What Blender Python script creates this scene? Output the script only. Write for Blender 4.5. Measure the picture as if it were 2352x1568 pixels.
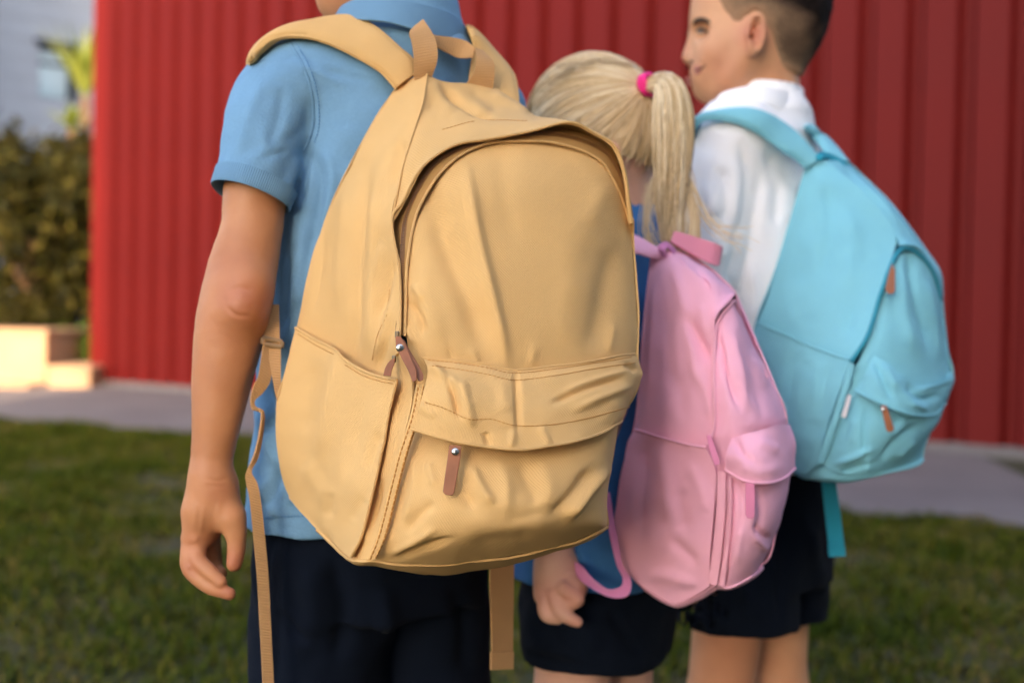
import bpy, math, random
import numpy as np
from mathutils import Vector, Matrix

rng = np.random.default_rng(7)
random.seed(7)
scene = bpy.context.scene
COL = scene.collection
for o in list(bpy.data.objects):
    bpy.data.objects.remove(o, do_unlink=True)

# ------------------------------------------------------------------ camera
FPX = 2613.0                       # focal length in units of a 2352 px wide frame (40 mm on 36 mm)
PITCH = math.radians(1.18)
ROLL = math.radians(1.05)
CAMP = np.array([0.0, 0.0, 0.8])
_f = np.array([0, math.cos(PITCH), -math.sin(PITCH)])
_u0 = np.array([0, math.sin(PITCH), math.cos(PITCH)])
_r0 = np.array([1.0, 0, 0])
CR = math.cos(ROLL) * _r0 + math.sin(ROLL) * _u0
CU = math.cos(ROLL) * _u0 - math.sin(ROLL) * _r0
cam_data = bpy.data.cameras.new('camera')
cam = bpy.data.objects.new('camera', cam_data)
COL.objects.link(cam)
cam.matrix_world = Matrix([[CR[0], CU[0], -_f[0], CAMP[0]], [CR[1], CU[1], -_f[1], CAMP[1]],
                           [CR[2], CU[2], -_f[2], CAMP[2]], [0, 0, 0, 1]])
cam_data.sensor_width = 36.0
cam_data.lens = 36.0 * FPX / 2352.0
cam_data.clip_start = 0.05
cam_data.clip_end = 500
cam_data.dof.use_dof = True
cam_data.dof.focus_distance = 0.95
cam_data.dof.aperture_fstop = 3.4
cam_data.dof.aperture_blades = 0
scene.camera = cam

# ------------------------------------------------------------------ light
SUN_EL = math.radians(21)
SUN_AZ = (0.0, 1.0)              # the way the light travels on the ground: from behind the camera
world = bpy.data.worlds.new('World')
scene.world = world
world.use_nodes = True
wn = world.node_tree.nodes
sky = wn.new('ShaderNodeTexSky')
sky.sky_type = 'NISHITA'
sky.sun_disc = False
sky.sun_elevation = SUN_EL
sky.sun_rotation = math.atan2(-SUN_AZ[0], -SUN_AZ[1])
sky.air_density = 0.8
sky.dust_density = 3.0
sky.ozone_density = 0.6
bg = wn['Background']
bg.inputs['Strength'].default_value = 0.15
world.node_tree.links.new(sky.outputs['Color'], bg.inputs['Color'])
sun_d = bpy.data.lights.new('sun', 'SUN')
sun_d.energy = 2.0
sun_d.angle = math.radians(0.5)
sun_d.color = (1.0, 0.78, 0.54)
sun = bpy.data.objects.new('sun', sun_d)
COL.objects.link(sun)
_L = Vector((SUN_AZ[0] * math.cos(SUN_EL), SUN_AZ[1] * math.cos(SUN_EL), -math.sin(SUN_EL))).normalized()
sun.rotation_euler = _L.to_track_quat('-Z', 'Y').to_euler()
sun.location = (0, -10, 20)

scene.view_settings.view_transform = 'Standard'
scene.view_settings.look = 'None'
scene.view_settings.gamma = 1.0
scene.view_settings.use_curve_mapping = False
scene.view_settings.exposure = 2.3
scene.render.engine = 'CYCLES'
scene.cycles.use_denoising = True
scene.cycles.max_bounces = 6
scene.cycles.sample_clamp_indirect = 8
scene.render.film_transparent = False

# ------------------------------------------------------------------ measuring helpers
def at(u, v, d):
    """world point seen at photo position (u, v) (2352 wide) standing d metres ahead"""
    return CAMP + d * (_f + (u - 1176.0) / FPX * CR - (v - 784.0) / FPX * CU)

def ats(a):
    a = np.asarray(a, float)
    return CAMP + a[..., 2:3] * (_f + (a[..., 0:1] - 1176.0) / FPX * CR - (a[..., 1:2] - 784.0) / FPX * CU)

def uv_of(P):
    q = P - CAMP
    d = q @ _f
    return np.stack([1176 + FPX * (q @ CR) / d, 784 - FPX * (q @ CU) / d, d], -1)

def ground(u, v):
    r = _f + (u - 1176.0) / FPX * CR - (v - 784.0) / FPX * CU
    return CAMP + r * (-CAMP[2] / r[2])

def px(n, d):
    return n * d / FPX

# ------------------------------------------------------------------ object helpers
def tag(o, label=None, cat=None, group=None, kind=None):
    if label: o['label'] = label
    if cat: o['category'] = cat
    if group: o['group'] = group
    if kind: o['kind'] = kind
    return o

ORIGIN = {}
def thing(name, label, cat, loc=(0, 0, 0), group=None, parent=None):
    o = bpy.data.objects.new(name, None)
    o.empty_display_size = 0.1
    o.location = loc
    COL.objects.link(o)
    ORIGIN[o.name] = np.asarray(loc, float)
    tag(o, label, cat, group)
    return o

def mesh_obj(name, verts, faces, mat, parent=None, smooth=True, uvs=None, attr=None, kind=None, label=None):
    """one mesh object; verts are world coordinates, uvs is one pair per vertex"""
    verts = np.asarray(verts, float)
    org = np.zeros(3)
    p = parent
    while p is not None:
        if p.name in ORIGIN: org = ORIGIN[p.name]
        p = p.parent
    me = bpy.data.meshes.new(name)
    v = verts - org
    if isinstance(faces, np.ndarray):
        n, k = faces.shape
        me.vertices.add(len(v)); me.vertices.foreach_set('co', v.astype(np.float32).ravel())
        me.loops.add(n * k); me.loops.foreach_set('vertex_index', faces.astype(np.int32).ravel())
        me.polygons.add(n)
        me.polygons.foreach_set('loop_start', np.arange(0, n * k, k, dtype=np.int32))
        me.polygons.foreach_set('loop_total', np.full(n, k, np.int32))
        me.update(calc_edges=True)
        me.validate()
    else:
        me.from_pydata([tuple(x) for x in v], [], [tuple(int(i) for i in f) for f in faces])
        me.update()
    if smooth:
        me.polygons.foreach_set('use_smooth', np.ones(len(me.polygons), bool))
    li = np.empty(len(me.loops), np.int32); me.loops.foreach_get('vertex_index', li)
    if uvs is not None:
        l = me.uv_layers.new(name='UVMap')
        l.data.foreach_set('uv', np.asarray(uvs, np.float32)[li].ravel())
    if attr:
        for an, av in attr.items():
            a = me.attributes.new(an, 'FLOAT', 'POINT')
            a.data.foreach_set('value', np.asarray(av, np.float32))
    if mat is not None:
        for m in (mat if isinstance(mat, (list, tuple)) else [mat]): me.materials.append(m)
    o = bpy.data.objects.new(name, me)
    COL.objects.link(o)
    if parent is not None: o.parent = parent
    if kind: o['kind'] = kind
    if label: o['label'] = label
    return o

def dup(o, parent=None):
    c = o.copy(); COL.objects.link(c)
    if parent is not None: c.parent = parent
    return c

class MB:
    """collects pieces into one mesh"""
    def __init__(s): s.v = []; s.f = []; s.uv = []; s.n = 0
    def add(s, v, f, uv=None):
        v = np.asarray(v, float)
        s.v.append(v)
        s.f += [tuple(int(i) + s.n for i in q) for q in f]
        s.uv.append(np.asarray(uv, float) if uv is not None else v[:, [0, 2]])
        s.n += len(v); return s
    def box(s, lo, hi, R=None, c=None):
        x0, y0, z0 = lo; x1, y1, z1 = hi
        v = np.array([[x0,y0,z0],[x1,y0,z0],[x1,y1,z0],[x0,y1,z0],[x0,y0,z1],[x1,y0,z1],[x1,y1,z1],[x0,y1,z1]], float)
        if R is not None: v = v @ np.asarray(R).T
        if c is not None: v = v + np.asarray(c)
        return s.add(v, [(0,3,2,1),(4,5,6,7),(0,1,5,4),(1,2,6,5),(2,3,7,6),(3,0,4,7)])
    def build(s, name, mat, parent=None, smooth=False, kind=None, label=None):
        o = mesh_obj(name, np.concatenate(s.v), s.f, mat, parent, smooth, np.concatenate(s.uv), None, kind, label)
        if smooth: o.data.set_sharp_from_angle(angle=math.radians(55))
        return o

def bevel(o, w=0.004, seg=2):
    m = o.modifiers.new('bevel', 'BEVEL'); m.width = w; m.segments = seg; m.limit_method = 'ANGLE'; m.angle_limit = math.radians(40)
    return o

# ------------------------------------------------------------------ curves and patches
def crom(P, n, arc=True):
    """n points along a Catmull-Rom curve through P"""
    P = np.asarray(P, float)
    if len(P) == 1: return np.repeat(P, n, 0)
    if len(P) == 2:
        t = np.linspace(0, 1, n)[:, None]; return P[0] * (1 - t) + P[1] * t
    Q = np.vstack([2 * P[0] - P[1], P, 2 * P[-1] - P[-2]])
    if arc:
        L = np.r_[0, np.cumsum(np.linalg.norm(np.diff(P[:, :2] if P.shape[1] == 3 and abs(P).max() > 60 else P, axis=0), axis=1) + 1e-9)]
        t = np.interp(np.linspace(0, L[-1], n), L, np.arange(len(P)))
    else:
        t = np.linspace(0, len(P) - 1, n)
    i = np.clip(t.astype(int), 0, len(P) - 2); f = (t - i)[:, None]
    p0, p1, p2, p3 = Q[i], Q[i + 1], Q[i + 2], Q[i + 3]
    return 0.5 * (2 * p1 + (p2 - p0) * f + (2 * p0 - 5 * p1 + 4 * p2 - p3) * f ** 2 + (3 * p1 - p0 - 3 * p2 + p3) * f ** 3)

def grid_faces(nr, nc, close_c=False, flip=False):
    r = np.arange(nr - 1)[:, None]; c = np.arange(nc if close_c else nc - 1)[None, :]
    a = r * nc + c; b = r * nc + (c + 1) % nc
    q = np.stack([a, b, b + nc, a + nc], -1).reshape(-1, 4)
    return q[:, ::-1].copy() if flip else q

def grid_normals(G):
    du = np.gradient(G, axis=1); dv = np.gradient(G, axis=0)
    n = np.cross(dv, du)
    return n / (np.linalg.norm(n, axis=-1, keepdims=True) + 1e-12)

def seg_dist(p, poly):
    """distance of points p (n,2) from a polyline and the fraction along it"""
    poly = np.asarray(poly, float)
    if len(poly) > 2: poly = crom(poly, 8 * len(poly))
    best = np.full(len(p), 1e9); frac = np.zeros(len(p))
    L = np.r_[0, np.cumsum(np.linalg.norm(np.diff(poly, axis=0), axis=1))]
    for i in range(len(poly) - 1):
        a, b = poly[i], poly[i + 1]; ab = b - a
        t = np.clip(((p - a) @ ab) / (ab @ ab + 1e-9), 0, 1)
        d = np.linalg.norm(p - a - t[:, None] * ab, axis=1)
        m = d < best
        best[m] = d[m]; frac[m] = (L[i] + t[m] * (L[i + 1] - L[i])) / L[-1]
    return best, frac

FOLD_GAIN = 1.1
def fold_height(uv, folds):
    """soft ridges (height > 0) and valleys (< 0), mm -> m; each = (polyline, half width in px, mm[, 'u' even along])"""
    h = np.zeros(len(uv))
    for fo in folds:
        poly, w, mm = fo[:3]
        d, fr = seg_dist(uv, poly)
        prof = np.exp(-(d / w) ** 2)
        if len(fo) < 4: prof = prof * np.clip(np.sin(np.pi * np.clip(fr * 0.92 + 0.04, 0, 1)) * 1.6, 0, 1)
        h += FOLD_GAIN * mm * 0.001 * prof
    return h

def vnoise(p, seed=0):
    """smooth value noise, p (n,k) k=2 or 3, about -1..1"""
    p = np.asarray(p, float); k = p.shape[1]
    i = np.floor(p).astype(np.int64); f = p - i; f = f * f * (3 - 2 * f)
    out = np.zeros(len(p))
    for c in range(1 << k):
        w = np.ones(len(p)); hsh = np.full(len(p), seed * 9176 + 12345, np.int64)
        for a in range(k):
            b = (c >> a) & 1
            w = w * (f[:, a] if b else 1 - f[:, a])
            hsh = (hsh * 1103515245 + (i[:, a] + b) * (374761393, 668265263, 2147483647)[a]) & 0x7fffffff
            hsh = (hsh ^ (hsh >> 13)) * 1274126177 & 0x7fffffff
        out += w * ((hsh & 0xffff) / 32768.0 - 1)
    return out

def fbm(p, oct=3, seed=0):
    s = 0; a = 1.0
    for o in range(oct):
        s = s + a * vnoise(np.asarray(p) * 2 ** o, seed + o); a *= 0.5
    return s

class Patch:
    """a cloth panel through rows of (u, v, d) points, with folds, as a sheet with thickness"""
    def __init__(s, rows, nr, nc, folds=(), amp=0.0, sc=60.0, seed=0, arc=True):
        R = np.stack([crom(r, nc, arc) for r in rows])
        C = np.stack([crom(R[:, j], nr, False) for j in range(nc)], 1)
        s.pix = C
        G = ats(C)
        N = grid_normals(G)
        v = CAMP - G
        if (N * v).sum() < 0: N = -N; s.flip = True
        else: s.flip = False
        h = np.zeros((nr, nc))
        if len(folds): h = h + fold_height(C[..., :2].reshape(-1, 2), folds).reshape(nr, nc)
        if amp: h = h + amp * 0.001 * fbm(C[..., :2].reshape(-1, 2) / sc, 3, seed).reshape(nr, nc)
        s.G = G + N * h[..., None]
        s.N = grid_normals(s.G)
        if (s.N * v).sum() < 0: s.N = -s.N
        s.nr, s.nc = nr, nc
        dc = np.linalg.norm(np.diff(s.G, axis=1), axis=-1); dr = np.linalg.norm(np.diff(s.G, axis=0), axis=-1)
        U = np.concatenate([np.zeros((nr, 1)), np.cumsum(dc, 1)], 1); U = U - U.mean(1, keepdims=True)
        V = np.concatenate([np.zeros((1, nc)), np.cumsum(dr, 0)], 0); V = V * 0 + V.mean(1, keepdims=True)
        s.UV = np.stack([U, V], -1)
    def sheet(s, mb, thick=0.0015, off=0.0):
        """add the panel to a MB as a closed sheet"""
        nr, nc = s.nr, s.nc
        A = (s.G + s.N * off).reshape(-1, 3); B = (s.G + s.N * (off - thick)).reshape(-1, 3)
        f = grid_faces(nr, nc, flip=s.flip)
        n = nr * nc
        rim = np.r_[np.arange(nc), np.arange(1, nr) * nc + nc - 1, (nr - 1) * nc + np.arange(nc - 2, -1, -1), np.arange(nr - 2, 0, -1) * nc]
        a = rim; b = np.roll(rim, -1)
        side = np.stack([a, b, b + n, a + n], -1)
        if s.flip: side = side
        else: side = side[:, ::-1]
        F = [tuple(x) for x in f] + [tuple(x[::-1] + n) for x in f] + [tuple(x) for x in side]
        uv = s.UV.reshape(-1, 2)
        mb.add(np.vstack([A, B]), F, np.vstack([uv, uv]))
        return s
    def row(s, i, off=0.0): return s.G[i] + s.N[i] * off
    def col(s, j, off=0.0): return s.G[:, j] + s.N[:, j] * off

def snap_line(patch, line, n, off=0.0):
    """points of a photo polyline lying on a patch's surface"""
    L = crom(line, n) if len(line) > 2 else crom(np.asarray(line, float), n)
    P = patch.pix[..., :2].reshape(-1, 2); G = patch.G.reshape(-1, 3); N = patch.N.reshape(-1, 3)
    Q = uv_of(G)[:, :2]
    out = []; nn = []
    for q in L[:, :2]:
        d2 = ((Q - q) ** 2).sum(1); k = np.argpartition(d2, 4)[:4]
        w = 1 / (d2[k] + 0.5); w /= w.sum()
        dep = (uv_of(G[k])[:, 2] * w).sum(); nv = (N[k] * w[:, None]).sum(0)
        nv /= np.linalg.norm(nv)
        out.append(at(q[0], q[1], dep) + nv * off); nn.append(nv)
    return np.array(out), np.array(nn)

def frames(P, ref=None):
    T = np.gradient(P, axis=0); T /= np.linalg.norm(T, axis=1, keepdims=True) + 1e-12
    if ref is None: ref = np.tile(np.array([0.3, -1, 0.2]), (len(P), 1))
    S = np.cross(T, ref); S /= np.linalg.norm(S, axis=1, keepdims=True) + 1e-12
    N = np.cross(S, T)
    return T, S, N

def tube(mb, P, r, sides=6, ref=None, cap=True):
    P = np.asarray(P, float); n = len(P)
    r = np.broadcast_to(np.asarray(r, float), (n,))
    T, S, N = frames(P, ref)
    a = np.linspace(0, 2 * np.pi, sides, endpoint=False)
    V = P[:, None] + r[:, None, None] * (np.cos(a)[None, :, None] * S[:, None] + np.sin(a)[None, :, None] * N[:, None])
    F = [tuple(x) for x in grid_faces(n, sides, True)]
    if cap: F += [tuple(range(sides))[::-1], tuple((n - 1) * sides + k for k in range(sides))]
    L = np.r_[0, np.cumsum(np.linalg.norm(np.diff(P, axis=0), axis=1))]
    uv = np.stack([np.repeat(a[None] * 0.003, n, 0), np.repeat(L[:, None], sides, 1)], -1).reshape(-1, 2)
    mb.add(V.reshape(-1, 3), F, uv)

def band(mb, A, B, thick, bulge=0.0, nx=3, face=None, n=None, lip=0.0):
    """a strap between two edge curves (photo points u, v, d) with thickness and an optional padded bulge"""
    n = n or 12 * max(len(A), len(B))
    A = ats(crom(A, n)); B = ats(crom(B, n))
    return band_w(mb, A, B, thick, bulge, nx, face, lip)

def band_w(mb, A, B, thick, bulge=0.0, nx=3, face=None, lip=0.0):
    n = len(A)
    W = B - A
    T = np.gradient((A + B) / 2, axis=0)
    N = np.cross(T, W); N /= np.linalg.norm(N, axis=1, keepdims=True) + 1e-12
    if face is None: face = CAMP - (A + B) / 2
    else: face = np.broadcast_to(face, A.shape)
    sg = np.sign((N * face).sum(1)); 
    if (sg.sum() < 0): N = -N
    s = np.linspace(0, 1, nx)
    prof = thick / 2 + bulge * np.sqrt(np.clip(1 - (2 * s - 1) ** 2, 0, 1))
    if lip: prof = prof + lip * ((np.abs(2 * s - 1) > 0.72) & (np.abs(2 * s - 1) < 0.99)) - 0
    top = A[:, None] + s[None, :, None] * W[:, None] + prof[None, :, None] * N[:, None]
    bot = A[:, None] + s[None, ::-1, None] * W[:, None] - prof[None, ::-1, None] * N[:, None]
    V = np.concatenate([top, bot], 1); m = 2 * nx
    L = np.r_[0, np.cumsum(np.linalg.norm(np.diff((A + B) / 2, axis=0), axis=1))]
    w = np.linalg.norm(W, axis=1).mean()
    sx = np.r_[s, s[::-1]] * w
    uv = np.stack([np.repeat(sx[None], n, 0), np.repeat(L[:, None], m, 1)], -1).reshape(-1, 2)
    F = [tuple(x) for x in grid_faces(n, m, True)] + [tuple(range(m))[::-1], tuple((n - 1) * m + k for k in range(m))]
    mb.add(V.reshape(-1, 3), F, uv)

def stitches(mb, P, N, pitch=0.0034, length=0.0023, r=0.00042):
    """a row of thread stitches along a line lying on cloth"""
    L = np.r_[0, np.cumsum(np.linalg.norm(np.diff(P, axis=0), axis=1))]
    s = np.arange(pitch / 2, L[-1] - length, pitch)
    for a in s:
        q = np.array([[np.interp(a + length * t, L, P[:, k]) for k in range(3)] for t in (0, 0.5, 1)])
        nv = np.array([np.interp(a, L, N[:, k]) for k in range(3)])
        q[1] += nv * r * 0.8
        q[[0, 2]] -= nv * r * 0.4
        tube(mb, q, r, 4, np.tile(nv, (3, 1)), True)

# ------------------------------------------------------------------ implicit bodies
class Field:
    def __init__(s, lo, hi, h):
        s.lo = np.asarray(lo, float); s.h = h
        s.n = np.ceil((np.asarray(hi) - s.lo) / h).astype(int) + 1
        s.a = np.full(s.n, 0.08, np.float32)
    def sub(s, lo, hi):
        i0 = np.clip(np.floor((np.asarray(lo) - s.lo) / s.h).astype(int), 0, s.n)
        i1 = np.clip(np.ceil((np.asarray(hi) - s.lo) / s.h).astype(int) + 1, 0, s.n)
        if (i1 <= i0).any(): return None, None
        sl = tuple(slice(a, b) for a, b in zip(i0, i1))
        ax = [s.lo[k] + s.h * np.arange(i0[k], i1[k]) for k in range(3)]
        return sl, np.stack(np.meshgrid(*ax, indexing='ij'), -1).astype(np.float32)
    def _comb(s, sl, d, k, op):
        a = s.a[sl]
        if op == 'add':
            if k <= 0: s.a[sl] = np.minimum(a, d)
            else:
                hh = np.clip(0.5 + 0.5 * (a - d) / k, 0, 1)
                s.a[sl] = a + (d - a) * hh - k * hh * (1 - hh)
        else:
            hh = np.clip(0.5 - 0.5 * (a + d) / max(k, 1e-5), 0, 1)
            s.a[sl] = a + (-d - a) * hh + k * hh * (1 - hh)
    def cap(s, p0, p1, r0, r1=None, k=0.02, op='add'):
        r1 = r0 if r1 is None else r1
        p0 = np.asarray(p0, np.float32); p1 = np.asarray(p1, np.float32); m = max(r0, r1) + k + 3 * s.h
        sl, X = s.sub(np.minimum(p0, p1) - m, np.maximum(p0, p1) + m)
        if sl is None: return s
        ba = p1 - p0; t = np.clip(((X - p0) @ ba) / (ba @ ba + 1e-12), 0, 1)
        d = np.linalg.norm(X - p0 - t[..., None] * ba, axis=-1) - (r0 + (r1 - r0) * t)
        s._comb(sl, d.astype(np.float32), k, op); return s
    def chain(s, pts, rad, k=0.02, op='add'):
        """a limb: a smooth curve of changing thickness through the joints"""
        P = np.c_[np.asarray(pts, float), np.asarray(rad, float)]
        if len(P) > 2: P = crom(P, 9 * (len(P) - 1) + 1, False)
        m = P[:, 3].max() + k + 3 * s.h
        sl, X = s.sub(P[:, :3].min(0) - m, P[:, :3].max(0) + m)
        if sl is None: return s
        D = np.full(X.shape[:3], 1.0, np.float32)
        P = P.astype(np.float32)
        for a, b in zip(P[:-1], P[1:]):
            ba = b[:3] - a[:3]; t = np.clip(((X - a[:3]) @ ba) / (ba @ ba + 1e-12), 0, 1)
            np.minimum(D, np.linalg.norm(X - a[:3] - t[..., None] * ba, axis=-1) - (a[3] + (b[3] - a[3]) * t), out=D)
        s._comb(sl, D, k, op); return s
    def ell(s, c, r, R=None, k=0.02, op='add'):
        c = np.asarray(c, np.float32); r = np.asarray(r, np.float32); m = r.max() + k + 3 * s.h
        sl, X = s.sub(c - m, c + m)
        if sl is None: return s
        q = X - c
        if R is not None: q = q @ np.asarray(R, np.float32)
        k0 = np.linalg.norm(q / r, axis=-1); k1 = np.linalg.norm(q / (r * r), axis=-1) + 1e-9
        s._comb(sl, (k0 * (k0 - 1) / k1).astype(np.float32), k, op); return s
    def rings(s, cs, rx, ry, R, k=0.02, op='add', pad=0.0):
        """a vertical loft: centres cs (bottom to top), elliptic radii along the body's own axes R (columns: right, forward, up)"""
        cs = np.asarray(cs, np.float32); m = max(max(rx), max(ry)) + k + 3 * s.h + pad
        sl, X = s.sub(cs.min(0) - [m, m, 2 * s.h + k], cs.max(0) + [m, m, 2 * s.h + k])
        if sl is None: return s
        z = X[..., 2]; zz = cs[:, 2]
        cx = np.interp(z, zz, cs[:, 0]); cy = np.interp(z, zz, cs[:, 1])
        a = np.interp(z, zz, rx); b = np.interp(z, zz, ry)
        qx = (X[..., 0] - cx) * R[0, 0] + (X[..., 1] - cy) * R[1, 0]
        qy = (X[..., 0] - cx) * R[0, 1] + (X[..., 1] - cy) * R[1, 1]
        n = 2.4
        k0 = (np.abs(qx / a) ** n + np.abs(qy / b) ** n) ** (1 / n)
        d = (k0 - 1) * np.minimum(a, b)
        d = np.maximum(d, np.maximum(zz[0] - z, z - zz[-1]))
        s._comb(sl, d.astype(np.float32), k, op); return s
    def half(s, p, n):
        """keep only the side of the plane that n points away from"""
        sl, X = s.sub(s.lo, s.lo + s.h * s.n)
        d = (X - np.asarray(p, np.float32)) @ np.asarray(n, np.float32)
        s.a[sl] = np.maximum(s.a[sl], d); return s
    def mesh(s):
        """naive surface nets"""
        a = s.a.copy()
        for ax in range(3):
            i = [slice(None)] * 3
            i[ax] = 0; a[tuple(i)] = 0.08
            i[ax] = -1; a[tuple(i)] = 0.08
        neg = a < 0
        c = np.zeros(np.array(a.shape) - 1, np.int8)
        for dx in (0, 1):
            for dy in (0, 1):
                for dz in (0, 1):
                    c += neg[dx:a.shape[0] - 1 + dx, dy:a.shape[1] - 1 + dy, dz:a.shape[2] - 1 + dz]
        cell = np.argwhere((c > 0) & (c < 8))
        idx = np.full(c.shape, -1, np.int64); idx[tuple(cell.T)] = np.arange(len(cell))
        acc = np.zeros((len(cell), 3)); cnt = np.zeros(len(cell))
        cor = [(x, y, z) for x in (0, 1) for y in (0, 1) for z in (0, 1)]
        val = {q: a[cell[:, 0] + q[0], cell[:, 1] + q[1], cell[:, 2] + q[2]] for q in cor}
        for p in cor:
            for ax in range(3):
                if p[ax]: continue
                q = list(p); q[ax] = 1; q = tuple(q)
                v0, v1 = val[p], val[q]
                m = (v0 < 0) != (v1 < 0)
                t = np.where(m, v0 / (v0 - v1 + 1e-20), 0)
                e = np.array(p, float)[None].repeat(len(cell), 0); e[:, ax] = t
                acc[m] += e[m]; cnt[m] += 1
        V = s.lo + s.h * (cell + acc / cnt[:, None])
        F = []
        for ax in range(3):
            o1, o2 = [(1, 2), (2, 0), (0, 1)][ax]
            lo = [slice(1, n - 1) for n in a.shape]; lo[ax] = slice(0, a.shape[ax] - 1)
            hi = [slice(1, n - 1) for n in a.shape]; hi[ax] = slice(1, a.shape[ax])
            n0, n1 = neg[tuple(lo)], neg[tuple(hi)]
            ed = np.argwhere(n0 != n1)
            if not len(ed): continue
            off = np.ones(3, int); off[ax] = 0
            sgn = n0[tuple(ed.T)]
            e = ed + off
            d1 = np.zeros(3, int); d1[o1] = 1; d2 = np.zeros(3, int); d2[o2] = 1
            q = np.stack([idx[tuple((e - d1 - d2).T)], idx[tuple((e - d2).T)], idx[tuple(e.T)], idx[tuple((e - d1).T)]], 1)
            q[~sgn] = q[~sgn][:, ::-1]
            F.append(q)
        F = np.concatenate(F); F = F[(F >= 0).all(1)]
        return V, F

def vert_normals(V, F):
    n = np.cross(V[F[:, 2]] - V[F[:, 0]], V[F[:, 3]] - V[F[:, 1]])
    N = np.zeros_like(V)
    for k in range(4): np.add.at(N, F[:, k], n)
    return N / (np.linalg.norm(N, axis=1, keepdims=True) + 1e-12)

def smooth_mesh(V, F, it=2, lam=0.5):
    n = len(V)
    E = np.concatenate([F[:, [0, 1]], F[:, [1, 2]], F[:, [2, 3]], F[:, [3, 0]]])
    for _ in range(it):
        S = np.zeros_like(V); c = np.zeros(n)
        for a, b in ((0, 1), (1, 0)):
            np.add.at(S, E[:, a], V[E[:, b]]); np.add.at(c, E[:, a], 1)
        V = V + lam * (S / np.maximum(c, 1)[:, None] - V)
    return V

def fold_mesh(V, F, folds, amp=0, sc=40.0, seed=0, facing=-0.15, mask=None):
    """press folds measured on the photo into the camera side of a mesh, plus small undulation all over"""
    N = vert_normals(V, F)
    q = uv_of(V)
    vd = CAMP - V; vd /= np.linalg.norm(vd, axis=1, keepdims=True)
    w = np.clip(((N * vd).sum(1) - facing) / 0.3, 0, 1)
    h = fold_height(q[:, :2], folds) * w if len(folds) else np.zeros(len(V))
    if amp: h = h + amp * 0.001 * fbm(V * sc, 3, seed)
    if mask is not None: h = h * mask
    return V + N * h[:, None]

def merge(*ms):
    V = []; F = []; n = 0
    for v, f in ms: V.append(v); F.append(np.asarray(f) + n); n += len(v)
    return np.concatenate(V), np.concatenate(F)

def on_cloth(line, cloth, n=80, soft=6, off=0.0):
    """points of a photo line lying on the near side of a garment, with the way out of the cloth"""
    L = crom(np.asarray(line, float), n); q = uv_of(cloth); P = np.zeros((n, 3))
    d = np.full(n, np.nan)
    for i in range(n):
        for w in (soft, soft * 2, soft * 4):
            m = (np.abs(q[:, 0] - L[i, 0]) < w) & (np.abs(q[:, 1] - L[i, 1]) < w)
            if m.any():
                dd = q[m, 2]; d[i] = dd[dd < dd.min() + 0.012].mean(); break
    ok = ~np.isnan(d); d = np.interp(np.arange(n), np.arange(n)[ok], d[ok])
    for _ in range(3): d = np.convolve(np.pad(d, 2, 'edge'), np.ones(5) / 5, 'valid')
    P = np.stack([at(a, b, c) for a, b, c in zip(L[:, 0], L[:, 1], d)])
    nv = CAMP - P; nv /= np.linalg.norm(nv, axis=1, keepdims=True)
    return P + nv * off, nv

def drape(line, cloth, off, n=60, soft=14):
    """lay a photo line (u, v, d) on the near side of a garment where the garment is under it"""
    L = crom(line, n)
    q = uv_of(cloth)
    lim = np.full(n, 1e9)
    for i in range(n):
        m = (np.abs(q[:, 0] - L[i, 0]) < soft) & (np.abs(q[:, 1] - L[i, 1]) < soft)
        if m.any(): lim[i] = q[m, 2].min() - off
    lim[L[:, 2] > lim + 0.05] = 1e9
    k = np.minimum(L[:, 2], lim)
    for _ in range(6):
        k = np.minimum(np.convolve(np.pad(k, 2, 'edge'), np.ones(5) / 5, 'valid'), lim)
    L[:, 2] = k
    return L

# ------------------------------------------------------------------ materials
def mat_new(name):
    m = bpy.data.materials.new(name); m.use_nodes = True
    nt = m.node_tree; b = nt.nodes['Principled BSDF']
    return m, nt, b

def N_(nt, t, **kw):
    n = nt.nodes.new(t)
    for k, v in kw.items():
        if k in n.inputs: n.inputs[k].default_value = v
        else: setattr(n, k, v)
    return n

def mth(nt, op, a, b=None, c=None):
    n = nt.nodes.new('ShaderNodeMath'); n.operation = op
    for i, x in enumerate((a, b, c)):
        if x is None: continue
        if isinstance(x, (int, float)): n.inputs[i].default_value = x
        else: nt.links.new(x, n.inputs[i])
    return n.outputs[0]

def ramp(nt, fac, stops):
    n = nt.nodes.new('ShaderNodeValToRGB'); e = n.color_ramp.elements
    while len(e) < len(stops): e.new(0.5)
    for i, (p, c) in enumerate(stops):
        e[i].position = p; e[i].color = (*c, 1) if len(c) == 3 else c
    nt.links.new(fac, n.inputs[0]); return n.outputs[0]

def mixc(nt, fac, a, b, mode='MIX'):
    n = nt.nodes.new('ShaderNodeMix'); n.data_type = 'RGBA'; n.blend_type = mode
    for s, x in ((0, fac), (6, a), (7, b)):
        if isinstance(x, (int, float)): n.inputs[s].default_value = x
        elif isinstance(x, tuple): n.inputs[s].default_value = (*x, 1)
        else: nt.links.new(x, n.inputs[s])
    return n.outputs[2]

def sc3(c, k): return tuple(min(1.0, x * k) for x in c)

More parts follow.
